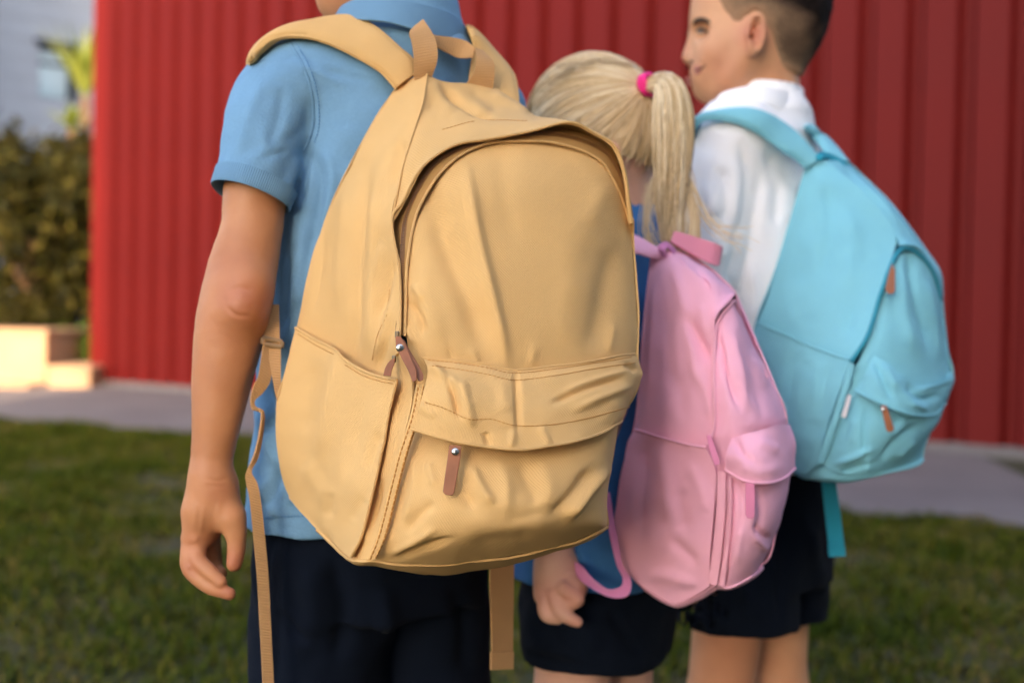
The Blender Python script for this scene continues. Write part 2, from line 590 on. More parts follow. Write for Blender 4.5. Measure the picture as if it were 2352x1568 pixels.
def fabric(name, col, pitch=0.0017, bump=0.5, rough=0.75, sheen=0.25, kind='weave', vary=0.10, dist=0.0004, spec=0.25):
    """woven cloth: thread relief from the UV map (metres), slight dye variation"""
    m, nt, b = mat_new(name); L = nt.links
    uv = N_(nt, 'ShaderNodeUVMap'); sp = N_(nt, 'ShaderNodeSeparateXYZ'); L.new(uv.outputs[0], sp.inputs[0])
    x, y = sp.outputs[0], sp.outputs[1]
    k = 2 * math.pi / pitch
    geo = N_(nt, 'ShaderNodeTexCoord')
    if kind == 'weave':
        s1 = mth(nt, 'SINE', mth(nt, 'MULTIPLY', x, k)); s2 = mth(nt, 'SINE', mth(nt, 'MULTIPLY', y, k))
        h = mth(nt, 'MULTIPLY', s1, s2)
    elif kind == 'rib':
        h = mth(nt, 'SINE', mth(nt, 'MULTIPLY', y, k))
        s2 = mth(nt, 'SINE', mth(nt, 'MULTIPLY', x, k * 2.5))
        h = mth(nt, 'ADD', mth(nt, 'MULTIPLY', h, 0.85), mth(nt, 'MULTIPLY', s2, 0.15))
    elif kind == 'ribx':
        h = mth(nt, 'SINE', mth(nt, 'MULTIPLY', x, k))
    else:
        n = N_(nt, 'ShaderNodeTexNoise'); n.inputs['Scale'].default_value = 1 / pitch; n.inputs['Detail'].default_value = 2
        L.new(geo.outputs['Object'], n.inputs['Vector'])
        h = mth(nt, 'SUBTRACT', mth(nt, 'MULTIPLY', n.outputs[0], 2.0), 1.0)
    big = N_(nt, 'ShaderNodeTexNoise'); big.inputs['Scale'].default_value = 14; big.inputs['Detail'].default_value = 4
    L.new(geo.outputs['Object'], big.inputs['Vector'])
    f = mth(nt, 'ADD', mth(nt, 'MULTIPLY', h, 0.20), big.outputs[0])
    c = ramp(nt, f, [(0.2, sc3(col, 1 - vary)), (0.8, sc3(col, 1 + vary))])
    L.new(c, b.inputs['Base Color'])
    b.inputs['Roughness'].default_value = rough
    b.inputs['Specular IOR Level'].default_value = spec * 0.7
    b.inputs['Sheen Weight'].default_value = sheen * 0.12
    b.inputs['Sheen Roughness'].default_value = 0.5
    bp = N_(nt, 'ShaderNodeBump'); bp.inputs['Strength'].default_value = bump; bp.inputs['Distance'].default_value = dist
    L.new(h, bp.inputs['Height']); L.new(bp.outputs[0], b.inputs['Normal'])
    return m

def plain(name, col, rough=0.6, metal=0.0, vary=0.08, scale=20, spec=0.4, bump=0.0):
    m, nt, b = mat_new(name); L = nt.links
    g = N_(nt, 'ShaderNodeTexCoord'); n = N_(nt, 'ShaderNodeTexNoise')
    n.inputs['Scale'].default_value = scale; n.inputs['Detail'].default_value = 5
    L.new(g.outputs['Object'], n.inputs['Vector'])
    L.new(ramp(nt, n.outputs[0], [(0.3, sc3(col, 1 - vary)), (0.7, sc3(col, 1 + vary))]), b.inputs['Base Color'])
    b.inputs['Roughness'].default_value = rough; b.inputs['Metallic'].default_value = metal
    b.inputs['Specular IOR Level'].default_value = spec
    if bump:
        bp = N_(nt, 'ShaderNodeBump'); bp.inputs['Strength'].default_value = bump; bp.inputs['Distance'].default_value = 0.002
        L.new(n.outputs[0], bp.inputs['Height']); L.new(bp.outputs[0], b.inputs['Normal'])
    return m

def skin(name, col, red):
    m, nt, b = mat_new(name); L = nt.links
    g = N_(nt, 'ShaderNodeTexCoord')
    n = N_(nt, 'ShaderNodeTexNoise'); n.inputs['Scale'].default_value = 16; n.inputs['Detail'].default_value = 4
    n2 = N_(nt, 'ShaderNodeTexNoise'); n2.inputs['Scale'].default_value = 260; n2.inputs['Detail'].default_value = 3
    L.new(g.outputs['Object'], n.inputs['Vector']); L.new(g.outputs['Object'], n2.inputs['Vector'])
    a = N_(nt, 'ShaderNodeAttribute'); a.attribute_name = 'flush'
    base = ramp(nt, n.outputs[0], [(0.3, (col[0] * 0.86, col[1] * 0.78, col[2] * 0.76)), (0.7, sc3(col, 1.10))])
    c = mixc(nt, a.outputs['Fac'], base, red)
    c = mixc(nt, mth(nt, 'MULTIPLY', n2.outputs[0], 0.12), c, sc3(col, 0.7))
    L.new(c, b.inputs['Base Color'])
    b.inputs['Roughness'].default_value = 0.5
    b.inputs['Specular IOR Level'].default_value = 0.35
    b.inputs['Subsurface Weight'].default_value = 0.08
    b.inputs['Subsurface Radius'].default_value = (0.010, 0.004, 0.002)
    b.inputs['Subsurface Scale'].default_value = 0.5
    bp = N_(nt, 'ShaderNodeBump'); bp.inputs['Strength'].default_value = 0.15; bp.inputs['Distance'].default_value = 0.0006
    L.new(n2.outputs[0], bp.inputs['Height']); L.new(bp.outputs[0], b.inputs['Normal'])
    return m
# ================================================================== SETTING
def rotz(dx, dy):
    l = math.hypot(dx, dy); return np.array([[dx / l, -dy / l, 0], [dy / l, dx / l, 0], [0, 0, 1]])

# ---- ground (soil under the lawn, out to the horizon)
def ground_mat():
    m, nt, b = mat_new('soil'); L = nt.links
    g = N_(nt, 'ShaderNodeTexCoord')
    n = N_(nt, 'ShaderNodeTexNoise'); n.inputs['Scale'].default_value = 2.2; n.inputs['Detail'].default_value = 8
    L.new(g.outputs['Object'], n.inputs['Vector'])
    L.new(ramp(nt, n.outputs[0], [(0.35, (0.030, 0.034, 0.009)), (0.55, (0.052, 0.046, 0.017)), (0.7, (0.10, 0.068, 0.038))]), b.inputs['Base Color'])
    b.inputs['Roughness'].default_value = 0.95
    return m
GX = np.array([[-250, -250, 0], [250, -250, 0], [250, 250, 0], [-250, 250, 0]], float)
o = mesh_obj('ground', GX, [(0, 1, 2, 3)], ground_mat(), None, False, GX[:, :2]); tag(o, kind='structure')

WA = ground(205, 885); WB = ground(2352, 1055)
WDIR = (WB - WA) / np.linalg.norm(WB - WA)                 # along the red wall, left (far) to right (near)
WNRM = np.array([WDIR[1], -WDIR[0], 0])                    # out of the wall, towards the children
WLEN = np.linalg.norm(WB - WA)
PIT = WLEN / 29.6

# ---- pavement: a strip of grey paving between wall and lawn, wide plaza to the left
def pav_mat():
    m, nt, b = mat_new('paving'); L = nt.links
    g = N_(nt, 'ShaderNodeTexCoord')
    n = N_(nt, 'ShaderNodeTexNoise'); n.inputs['Scale'].default_value = 1.6; n.inputs['Detail'].default_value = 9
    n2 = N_(nt, 'ShaderNodeTexNoise'); n2.inputs['Scale'].default_value = 40; n2.inputs['Detail'].default_value = 3
    L.new(g.outputs['Object'], n.inputs['Vector']); L.new(g.outputs['Object'], n2.inputs['Vector'])
    c = ramp(nt, n.outputs[0], [(0.3, (0.130, 0.108, 0.104)), (0.55, (0.172, 0.146, 0.138)), (0.75, (0.21, 0.18, 0.165))])
    c = mixc(nt, mth(nt, 'MULTIPLY', n2.outputs[0], 0.3), c, (0.16, 0.14, 0.14))
    L.new(c, b.inputs['Base Color']); b.inputs['Roughness'].default_value = 0.85
    return m
PAV = pav_mat()
# edge of the lawn, as measured along the photo, a little ragged
edge_px = [(-500, 925), (-200, 945), (0, 960), (180, 975), (350, 992), (560, 1005), (760, 1020), (1000, 1045), (1300, 1085), (1600, 1125), (1850, 1160), (1960, 1182), (2100, 1185), (2220, 1178), (2352, 1212), (2700, 1270)]
EDGE = np.array([ground(*p) for p in edge_px])
ED = crom(EDGE[:, :2], 160)
ED = ED + np.stack([0 * ED[:, 0], 0.10 * fbm(ED * 2.3, 3, 5)], 1)
n = len(ED)
far = np.stack([np.linspace(-30, 12, n), np.full(n, 60.0)], 1)
pv = np.r_[np.c_[ED, np.full(n, 0.012)], np.c_[far, np.full(n, 0.012)], np.c_[ED, np.full(n, -0.05)]]
pf = [(i, i + 1, n + i + 1, n + i) for i in range(n - 1)] + [(i + 1, i, 2 * n + i, 2 * n + i + 1) for i in range(n - 1)]
o = mesh_obj('pavement', pv, pf, PAV, None, False, pv[:, :2]); tag(o, kind='structure')

# ---- red profiled metal building
def red_mat():
    m, nt, b = mat_new('red_paint'); L = nt.links
    g = N_(nt, 'ShaderNodeTexCoord')
    n = N_(nt, 'ShaderNodeTexNoise'); n.inputs['Scale'].default_value = 1.1; n.inputs['Detail'].default_value = 6
    L.new(g.outputs['Object'], n.inputs['Vector'])
    L.new(ramp(nt, n.outputs[0], [(0.3, (0.122, 0.0072, 0.0058)), (0.7, (0.143, 0.0092, 0.0072))]), b.inputs['Base Color'])
    L.new(ramp(nt, n.outputs[0], [(0.3, (0.5, 0.5, 0.5)), (0.7, (0.6, 0.6, 0.6))]), b.inputs['Roughness'])
    b.inputs['Specular IOR Level'].default_value = 0.12
    return m
RED = red_mat()
HW = 4.9
bld = thing('metal_clad_building', 'bright red building clad in upright ribbed metal sheets behind the children', 'building', tuple(WA))
def wpt(s, out, z): return WA + WDIR * s + WNRM * out + np.array([0, 0, z])
# one sheet: flat face with a sloped-side channel at its right edge
prof = [(0.0, 0.0), (0.006, 0.012), (PIT - 0.115, 0.012), (PIT - 0.109, 0.0), (PIT - 0.082, -0.060), (PIT - 0.030, -0.060), (PIT - 0.0, -0.0)]
NZ = 2
def sheet_mesh():
    v = []
    for s, out in prof:
        for z in (0.06, HW): v.append((s, out, z))
    k = len(prof)
    for s, out in prof:
        for z in (0.06, HW): v.append((s, out - 0.002, z))
    f = []
    for i in range(k - 1):
        f.append((2 * i, 2 * i + 2, 2 * i + 3, 2 * i + 1))
        f.append((2 * k + 2 * i, 2 * k + 2 * i + 1, 2 * k + 2 * i + 3, 2 * k + 2 * i + 2))
    f += [(0, 1, 2 * k + 1, 2 * k), (2 * k - 2, 4 * k - 2, 4 * k - 1, 2 * k - 1)]
    for i in range(k - 1):
        f.append((2 * i + 1, 2 * i + 3, 2 * k + 2 * i + 3, 2 * k + 2 * i + 1)); f.append((2 * i, 2 * k + 2 * i, 2 * k + 2 * i + 2, 2 * i + 2))
    V = np.array([WDIR * a + WNRM * b + np.array([0, 0, c]) for a, b, c in v])
    return V, f
sv, sf = sheet_mesh()
first = mesh_obj('cladding_sheet', sv + WA, sf, RED, bld, False)
bevel(first, 0.006, 2)
NSH = 38
S0 = -0.154
for i in range(1, NSH):
    c = dup(first, bld); c.location = Vector(WDIR * (S0 + i * PIT))
first.location = Vector(WDIR * (S0 + NSH * PIT))
mb = MB()
R = np.stack([WDIR, -WNRM, [0, 0, 1]], 1)
mb.box((0.05, 0.075, 0.0), (S0 + NSH * PIT, 9.0, HW - 0.05), R, WA)
mb.build('wall', RED, bld)
mb = MB(); mb.box((0.0, -0.05, HW), (S0 + NSH * PIT, 0.10, HW + 0.16), R, WA)
mb.build('parapet_flashing', RED, bld)
mb = MB(); mb.box((0.03, -0.016, 0.06), (S0 + PIT - 0.002, 0.07, HW - 0.002), R, WA); bevel(mb.build('corner_flashing', RED, bld), 0.008)
mb = MB(); mb.box((0.02, -0.03, 0.0), (S0 + NSH * PIT, 0.06, 0.07), R, WA)
mb.build('base_trim', plain('pale_concrete', (0.15, 0.13, 0.125), 0.85), bld)
# far end wall: its own run of the same sheets
Rl = np.stack([-WNRM, -WDIR, [0, 0, 1]], 1)
for i in range(28):
    c = dup(first, bld)
    M = Matrix(np.block([[Rl @ np.linalg.inv(np.stack([WDIR, WNRM, [0, 0, 1]], 1)), np.zeros((3, 1))], [np.zeros((1, 3)), np.ones((1, 1))]]).tolist())
    c.matrix_local = Matrix.Translation(Vector(WDIR * 0.04 + WNRM * (-0.08 - i * PIT))) @ M

# ---- lawn: soil shows through short uneven blades
def grass_mat():
    m, nt, b = mat_new('grass'); L = nt.links
    g = N_(nt, 'ShaderNodeTexCoord'); a = N_(nt, 'ShaderNodeAttribute'); a.attribute_name = 'tone'
    n = N_(nt, 'ShaderNodeTexNoise'); n.inputs['Scale'].default_value = 1.7; n.inputs['Detail'].default_value = 5
    L.new(g.outputs['Object'], n.inputs['Vector'])
    f = mth(nt, 'ADD', mth(nt, 'MULTIPLY', a.outputs['Fac'], 0.55), mth(nt, 'MULTIPLY', n.outputs[0], 0.6))
    c = ramp(nt, f, [(0.2, (0.021, 0.040, 0.0015)), (0.5, (0.050, 0.066, 0.003)), (0.72, (0.105, 0.095, 0.008)), (0.92, (0.18, 0.115, 0.035))])
    L.new(c, b.inputs['Base Color']); b.inputs['Roughness'].default_value = 0.65
    b.inputs['Specular IOR Level'].default_value = 0.06
    return m
def in_lawn(P):
    yl = np.interp(P[:, 0], ED[:, 0], ED[:, 1])
    return P[:, 1] < yl + 0.05 * rng.normal(size=len(P))
NB = 300000
dd = 2.0 + 9.0 * rng.random(NB) ** 0.8
xx = (rng.random(NB) - 0.5) * (1.2 + 0.5 * (rng.random(NB) < 0.35)) * dd
P = np.stack([xx, dd, np.zeros(NB)], 1)
P = P[in_lawn(P)]
cl = fbm(P[:, :2] * 2.6, 3, 11)
P = P[cl + 0.9 * rng.random(len(P)) > -0.25]
cl = fbm(P[:, :2] * 2.6, 3, 11)
nb = len(P)
ang = rng.random(nb) * 6.283; lean = 0.030 * rng.random(nb) + 0.012
hgt = (0.014 + 0.022 * rng.random(nb)) * (1 + 0.5 * np.clip(cl, -0.6, 1)); w = 0.0022 + 0.002 * rng.random(nb)
w = w * (0.6 + 0.09 * P[:, 1])
sx = np.stack([np.cos(ang), np.sin(ang), 0 * ang], 1); ln = np.stack([np.cos(ang + 1.57), np.sin(ang + 1.57), 0 * ang], 1)
zz = np.array([0, 0, 1.0])
v0 = P - sx * w[:, None]; v1 = P + sx * w[:, None]
md = P + ln * (lean * 0.4)[:, None] + zz * (hgt * 0.6)[:, None]
v2 = md + sx * (w * 0.8)[:, None]; v3 = md - sx * (w * 0.8)[:, None]
v4 = P + ln * (lean * 1.3)[:, None] + zz * hgt[:, None]
GV = np.stack([v0, v1, v2, v3, v4], 1).reshape(-1, 3)
b5 = np.arange(nb)[:, None] * 5
GF = np.concatenate([b5 + [[0, 1, 2]], b5 + [[0, 2, 3]], b5 + [[3, 2, 4]]]).reshape(-1, 3)
tone = np.repeat(np.clip(0.45 + 0.35 * rng.normal(size=nb) - 0.3 * cl, 0, 1), 5)
o = mesh_obj('lawn_grass', GV, GF, grass_mat(), None, False, None, {'tone': tone}); tag(o, 'short worn green lawn under the children', None, None, 'stuff')

# ---- sunlit planter walls beside the far corner
STONE = plain('pale_stone', (0.42, 0.25, 0.14), 0.85, vary=0.08, scale=3)
def block(name, u0, u1, vt, vb, d, depth, label, cat, mat, rz=0.0):
    p0 = at(u0, vb, d); p1 = at(u1, vb, d)
    t = thing(name, label, cat, (p0[0], p0[1], 0))
    zt = at(u1, vt, d)[2]
    Rz = rotz(p1[0] - p0[0], p1[1] - p0[1])
    w_ = np.linalg.norm(p1 - p0)
    mb = MB(); mb.box((0, 0, 0), (w_, depth, zt - 0.05), Rz, (p0[0], p0[1], 0)); bevel(mb.build('wall', mat, t), 0.012)
    mb = MB(); mb.box((-0.015, -0.015, zt - 0.05), (w_ + 0.015, depth + 0.015, zt), Rz, (p0[0], p0[1], 0)); bevel(mb.build('coping', mat, t), 0.01)
    return t
block('planter_wall', -420, 104, 757, 893, 11.9, 1.2, 'tall pale stone planter wall in the sun left of the red building', 'planter wall', STONE)
block('low_wall', 108, 206, 842, 897, 11.6, 1.6, 'low pale stone wall in the sun against the corner of the red building', 'low wall', STONE)
block('stone_step', -420, 62, 884, 902, 11.35, 0.45, 'shallow pale stone step at the foot of the tall planter wall', 'step', STONE)

# ---- grey boarded building far left
def grey_building():
    p = at(40, 700, 24); q = at(240, 700, 25)
    A = np.array([p[0], p[1], 0]); B = np.array([q[0], q[1], 0])
    d = (B - A) / np.linalg.norm(B - A)
    A = A - d * 6
    nrm = np.array([d[1], -d[0], 0])
    Rg = np.stack([d, -nrm, [0, 0, 1]], 1)
    t = thing('grey_building', 'blue grey boarded building with one tall window beyond the dark tree', 'building', tuple(A))
    wallm = plain('grey_wall', (0.33, 0.345, 0.37), 0.7, vary=0.04, scale=1)
    boardm = plain('grey_board', (0.335, 0.35, 0.375), 0.65, vary=0.06, scale=2)
    Lw = 30.0; Hh = 13.0
    # window place
    def s_of(u, v=160):
        r = _f + (u - 1176.0) / FPX * CR - (v - 784.0) / FPX * CU
        k = ((A - CAMP) @ nrm) / (r @ nrm); P_ = CAMP + r * k
        return (P_ - A) @ d, P_[2]
    s0, z1 = s_of(90, 100); s1, z0 = s_of(168, 232)
    mb = MB()
    for a, b, lo, hi in ((0, s0, 0, Hh), (s1, Lw, 0, Hh), (s0, s1, 0, z0), (s0, s1, z1, Hh)):
        mb.box((a, 0.03, lo), (b, 8, hi), Rg, A)
    mb.build('wall', wallm, t)
    bh = 0.42
    def board(a, b, z, h):
        m_ = MB(); m_.add(*wedge(a, b, z, h)); return m_.build('siding_board', boardm, t)
    def wedge(a, b, z, h):
        v = [(a, 0.03, z), (b, 0.03, z), (b, -0.001, z), (a, -0.001, z), (a, 0.03, z + h), (b, 0.03, z + h), (b, 0.012, z + h), (a, 0.012, z + h)]
        v = np.array(v) @ Rg.T + A
        return v, [(0, 1, 2, 3), (4, 7, 6, 5), (3, 2, 6, 7), (0, 3, 7, 4), (1, 5, 6, 2), (0, 4, 5, 1)]
    z = 0.2
    while z < Hh:
        for a, b in ((0, s0 - 0.02), (s1 + 0.02, Lw)) if (z + bh > z0 and z < z1) else ((0, Lw),):
            board(a, b, z, bh)
        z += bh
    fr = MB(); fm = plain('window_frame', (0.05, 0.055, 0.065), 0.5)
    for a, b, lo, hi in ((s0, s0 + 0.06, z0, z1), (s1 - 0.06, s1, z0, z1), (s0, s1, z0, z0 + 0.06), (s0, s1, z1 - 0.06, z1), (s0, s1, z0 + (z1 - z0) * 0.66, z0 + (z1 - z0) * 0.66 + 0.07)):
        fr.box((a, 0.28, lo), (b, 0.36, hi), Rg, A)
    w = fr.build('window', fm, t)
    g, nt, b = mat_new('window_glass'); b.inputs['Base Color'].default_value = (0.35, 0.47, 0.5, 1); b.inputs['Roughness'].default_value = 0.08; b.inputs['Specular IOR Level'].default_value = 0.8
    pn = MB(); pn.box((s0, 0.32, z0), (s1, 0.34, z1), Rg, A); pn.build('pane', g, w)
    rv = MB(); rv.box((s1 + 0.0, -0.03, z0 - 0.05), (s1 + 0.10, 0.40, z1 + 0.05), Rg, A); rv.box((s0 - 0.1, -0.05, z1 + 0.003), (s1 + 0.1, 0.40, z1 + 0.1), Rg, A)
    rv.build('reveal', fm, w)
grey_building()

# ---- trees and plants at the far left
def leaf_mat(name, c0, c1, c2, trans=0.3):
    m, nt, b = mat_new(name); L = nt.links
    a = N_(nt, 'ShaderNodeAttribute'); a.attribute_name = 'tone'
    L.new(ramp(nt, a.outputs['Fac'], [(0.0, c0), (0.5, c1), (1.0, c2)]), b.inputs['Base Color'])
    b.inputs['Roughness'].default_value = 0.7
    b.inputs['Specular IOR Level'].default_value = 0.12
    b.inputs['Transmission Weight'].default_value = 0.0
    b.inputs['Subsurface Weight'].default_value = trans
    b.inputs['Subsurface Radius'].default_value = (0.02, 0.03, 0.005)
    return m
def leaves(C, Nn, size, mat, name, parent, out=None):
    n = len(C)
    a = rng.normal(size=(n, 3)); a /= np.linalg.norm(a, axis=1, keepdims=True)
    b = np.cross(a, rng.normal(size=(n, 3))); b /= np.linalg.norm(b, axis=1, keepdims=True)
    s = size * (0.6 + 0.8 * rng.random(n))[:, None]
    V = np.stack([C - a * s, C + b * s * 0.42, C + a * s, C - b * s * 0.42], 1).reshape(-1, 3)
    F = np.arange(4 * n).reshape(-1, 4)
    t = np.repeat(np.clip(0.45 + 0.28 * rng.normal(size=n), 0, 1), 4)
    return mesh_obj(name, V, F, mat, parent, False, None, {'tone': t}, kind='stuff')
BARK = plain('bark', (0.16, 0.085, 0.045), 0.9, vary=0.3, scale=9, bump=0.6)
def trunk_mb(pts, rad, sides=10):
    mb = MB(); tube(mb, crom(pts, 16), np.interp(np.linspace(0, 1, 16), np.linspace(0, 1, len(rad)), rad), sides); return mb
def broad_tree(name, base, crown_c, crown_r, nclump, nleaf, size, mat, label, cat='tree', seed=0):
    t = thing(name, label, cat, tuple(base))
    base = np.asarray(base, float); cc = np.asarray(crown_c, float); cr = np.asarray(crown_r, float)
    mb = trunk_mb([base, base * 0.5 + cc * 0.5 + [0.05, 0, -0.3 * cr[2]], cc], [0.11, 0.085, 0.03])
    for k in range(7):
        a = rng.normal(size=3); a[2] = abs(a[2]) * 0.6; a /= np.linalg.norm(a)
        s = base * 0.45 + cc * 0.55 - [0, 0, 0.3 * cr[2]]
        tube(mb, crom([s, s * 0.5 + (cc + a * cr * 0.5) * 0.5, cc + a * cr * 0.8], 8), np.linspace(0.05, 0.012, 8), 6)
    mb.build('trunk', BARK, t, True)
    d = rng.normal(size=(nclump, 3)); d /= np.linalg.norm(d, axis=1, keepdims=True)
    cl = cc + d * cr * (0.35 + 0.65 * rng.random(nclump) ** 0.5)[:, None]
    cl += cr * 0.12 * rng.normal(size=cl.shape)
    k = rng.integers(0, nclump, nleaf)
    C = cl[k] + rng.normal(size=(nleaf, 3)) * cr * 0.13
    leaves(C, None, size, mat, 'crown', t)
    return t
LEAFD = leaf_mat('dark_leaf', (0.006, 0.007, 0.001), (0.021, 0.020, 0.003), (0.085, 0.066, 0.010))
c = at(75, 545, 13.6)
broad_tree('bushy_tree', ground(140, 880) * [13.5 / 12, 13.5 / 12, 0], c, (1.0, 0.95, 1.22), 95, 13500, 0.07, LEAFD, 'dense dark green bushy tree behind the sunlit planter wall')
LEAFY = leaf_mat('yellow_leaf', (0.03, 0.05, 0.005), (0.10, 0.13, 0.012), (0.24, 0.26, 0.05))
def spiky(name, base, head, n, ln, w, label, up=0.5, seed=0):
    t = thing(name, label, 'plant', tuple(base))
    head = np.asarray(head, float)
    trunk_mb([base, (np.asarray(base) + head) / 2 + [0.03, 0, 0], head], [0.10, 0.07, 0.06]).build('trunk', BARK, t, True)
    for k in range(n):
        a = rng.random() * 6.283; e = up + (1.45 - up) * rng.random()
        d = np.array([math.cos(a) * math.cos(e), math.sin(a) * math.cos(e), math.sin(e)])
        l = ln * (0.7 + 0.5 * rng.random())
        P_ = np.array([head, head + d * l * 0.5, head + d * l - np.array([0, 0, 0.10 * l])])
        C_ = crom(P_, 7)
        sd = np.cross(d, [0, 0, 1]); sd /= np.linalg.norm(sd) + 1e-9
        ww = w * np.array([0.5, 0.95, 1, 0.9, 0.7, 0.4, 0.06])[:, None]
        mb = MB(); band_w(mb, C_ - sd * ww, C_ + sd * ww, 0.006, nx=3)
        o = mb.build('leaf', LEAFY, t, True)
        a_ = o.data.attributes.new('tone', 'FLOAT', 'POINT'); a_.data.foreach_set('value', np.full(len(o.data.vertices), 0.25 + 0.75 * rng.random(), np.float32))
    return t
h1 = at(196, 225, 16.2); spiky('spiky_palm', (h1[0] + 0.1, h1[1], 0), h1, 34, 1.05, 0.045, 'tall spiky palm with sunlit yellow green leaves beside the red corner', 0.95)
h2 = at(165, 300, 15.6); spiky('spiky_shrub', (h2[0], h2[1], 0), h2, 26, 0.42, 0.03, 'small spiky yellow green plant under the tall palm', 0.2)
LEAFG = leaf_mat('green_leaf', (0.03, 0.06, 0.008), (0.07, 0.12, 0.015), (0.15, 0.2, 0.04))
for (u_, v_, d_, r_) in ((185, 800, 13.0, 0.22), (120, 770, 13.6, 0.25), (20, 735, 13.1, 0.30)):
    c = at(u_, v_, d_)
    t = thing('low_shrub', 'low green shrub behind the low wall beside the red corner' if u_ == 185 else 'low green shrub by the tree trunk behind the tall planter wall' if u_ == 120 else 'low green shrub at the left edge of the photo behind the tall planter wall', 'shrub', (c[0], c[1], 0))
    mb = MB(); tube(mb, np.array([[c[0], c[1], 0], [c[0], c[1], c[2]]]), 0.02, 6); mb.build('stem', BARK, t)
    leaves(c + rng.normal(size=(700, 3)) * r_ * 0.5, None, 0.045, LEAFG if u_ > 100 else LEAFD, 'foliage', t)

# ---- pale house far behind the planter, a glimpse under the tree
p = at(-300, 700, 40)
t = thing('pale_house', 'pale low wall glimpsed under the dark tree behind the planter', 'wall', (p[0], p[1], 0))
mb = MB(); mb.box((0, 0, 0), (14, 0.3, 1.75), None, (p[0], p[1], 0)); mb.build('wall', plain('render_white', (0.55, 0.5, 0.46), 0.9), t)
mb = MB(); mb.box((-0.04, -0.04, 1.753), (14.04, 0.34, 1.83), None, (p[0], p[1], 0)); mb.build('coping', plain('render_coping', (0.45, 0.42, 0.4), 0.9), t)

# ---- an unseen tower, added left of the view to shade the grey building
t = thing('unseen_shade_tower', 'unseen plain tower added left of the planter walls to shade the grey building', 'building', (-10.8, 12.5, 0))
mb = MB(); mb.box((-14.0, 12.5, 0), (-7.75, 17.0, 12.6)); mb.build('wall', plain('shade_tower_render', (0.20, 0.18, 0.16), 0.9, vary=0.05, scale=0.6), t)
mb = MB(); mb.box((-14.1, 12.4, 12.603), (-7.65, 17.1, 12.8)); mb.build('roof', plain('shade_tower_roof', (0.2, 0.2, 0.2), 0.9), t)

# ---- unseen block added behind the camera to shade lawn and red wall
t = thing('unseen_shade_block', 'plain unseen block added behind the camera to cast the shade', 'building', (-4.2, -14, 0))
blockm = plain('shade_block_render', (0.36, 0.33, 0.30), 0.9, vary=0.06, scale=0.6)
mb = MB(); mb.box((-4.3, -28, 0), (45, -14, 15.0)); mb.box((6.5, -13.998, 0), (30, 3.5, 9.0)); mb.build('wall', blockm, t)  # second box: right wing, added to cut sky light from that side
mb = MB(); mb.box((-4.34, -28.2, 15.003), (45.2, -13.9, 15.2)); mb.box((6.4, -13.8, 9.003), (30.2, 3.6, 9.2)); mb.build('roof', plain('roof_grey', (0.2, 0.2, 0.2), 0.9), t)
# ================================================================== YELLOW BACKPACK
YEL = (0.70, 0.425, 0.165)
M_YEL = fabric('yellow_canvas', YEL, 0.0024, 0.5, 0.72, 0.15, vary=0.06)
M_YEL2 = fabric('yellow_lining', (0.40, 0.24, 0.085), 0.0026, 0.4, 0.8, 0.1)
M_WEB = fabric('tan_webbing', (0.54, 0.30, 0.125), 0.0027, 0.5, 0.7, 0.15, kind='rib', dist=0.0008)
M_THREAD = plain('ochre_thread', (0.50, 0.23, 0.05), 0.7)
M_LEATH = plain('tan_leather', (0.30, 0.105, 0.042), 0.5, vary=0.18, scale=60, bump=0.25)
M_LEATH_EDGE = plain('leather_edge', (0.10, 0.035, 0.016), 0.6)
M_STEEL = plain('nickel', (0.62, 0.60, 0.56), 0.22, 1.0, 0.03)
M_ZIP = fabric('zip_tape', (0.46, 0.26, 0.09), 0.0011, 0.4, 0.8, 0.1, kind='ribx')
M_COIL = plain('zip_coil', (0.22, 0.10, 0.03), 0.35)

base = at(1000, 1310, 1.0)
yb = thing('backpack', 'large mustard yellow canvas backpack in sharp focus on the boy in the blue polo shirt', 'backpack', tuple(base))

side_rows = [
 [(853,1284,.931),(825,1284,.943),(797,1279,.968),(728,1213,1.035),(665,1140,1.09)],
 [(888,1150,.938),(855,1143,.956),(803,1120,.993),(725,1075,1.049),(640,1050,1.09)],
 [(925,1010,.944),(888,995,.964),(828,970,1.0),(735,935,1.05),(636,945,1.086)],
 [(948,890,.955),(910,874,.975),(848,852,1.008),(757,815,1.052),(655,858,1.086)],
 [(917,790,.962),(885,775,.985),(832,752,1.01),(762,722,1.05),(680,765,1.086)],
 [(918,640,.981),(882,632,1.0),(832,622,1.02),(772,612,1.055),(707,625,1.09)],
 [(900,508,.996),(875,500,1.012),(840,490,1.03),(795,478,1.06),(752,492,1.095)],
 [(925,385,1.025),(902,378,1.04),(870,375,1.055),(835,380,1.08),(803,388,1.10)],
 [(951,300,1.055),(930,290,1.065),(905,285,1.08),(880,285,1.095),(853,288,1.11)],
 [(972,233,1.085),(956,226,1.092),(938,222,1.10),(915,228,1.11),(888,232,1.12)],
 [(981,170,1.115),(968,173,1.118),(955,177,1.12),(930,190,1.123),(907,203,1.125)]]
S = Patch(side_rows, 110, 56, [
  ([(842,380),(827,520),(819,680),(813,845)], 13, -5), ([(796,400),(786,560),(776,720)], 16, 3.0),
  ([(868,400),(858,520),(856,640),(850,800)], 12, 2.5),
  ([(925,320),(915,370),(900,430)], 12, -4), ([(905,596),(888,665),(872,722)], 8, -4),
  ([(900,690),(885,760),(860,830)], 9, 3), ([(880,560),(868,640)], 9, 2.5), ([(908,730),(885,800),(870,850)], 7, -3),
  ([(745,520),(735,620),(715,720)], 10, -2), ([(880,1100),(862,1180),(835,1230)], 6, -3), ([(915,920),(890,1050),(870,1130)], 8, 2.0),
  ([(850,1190),(838,1240)], 6, 3)], amp=0.9, sc=80, seed=3)
ridge_fix = None
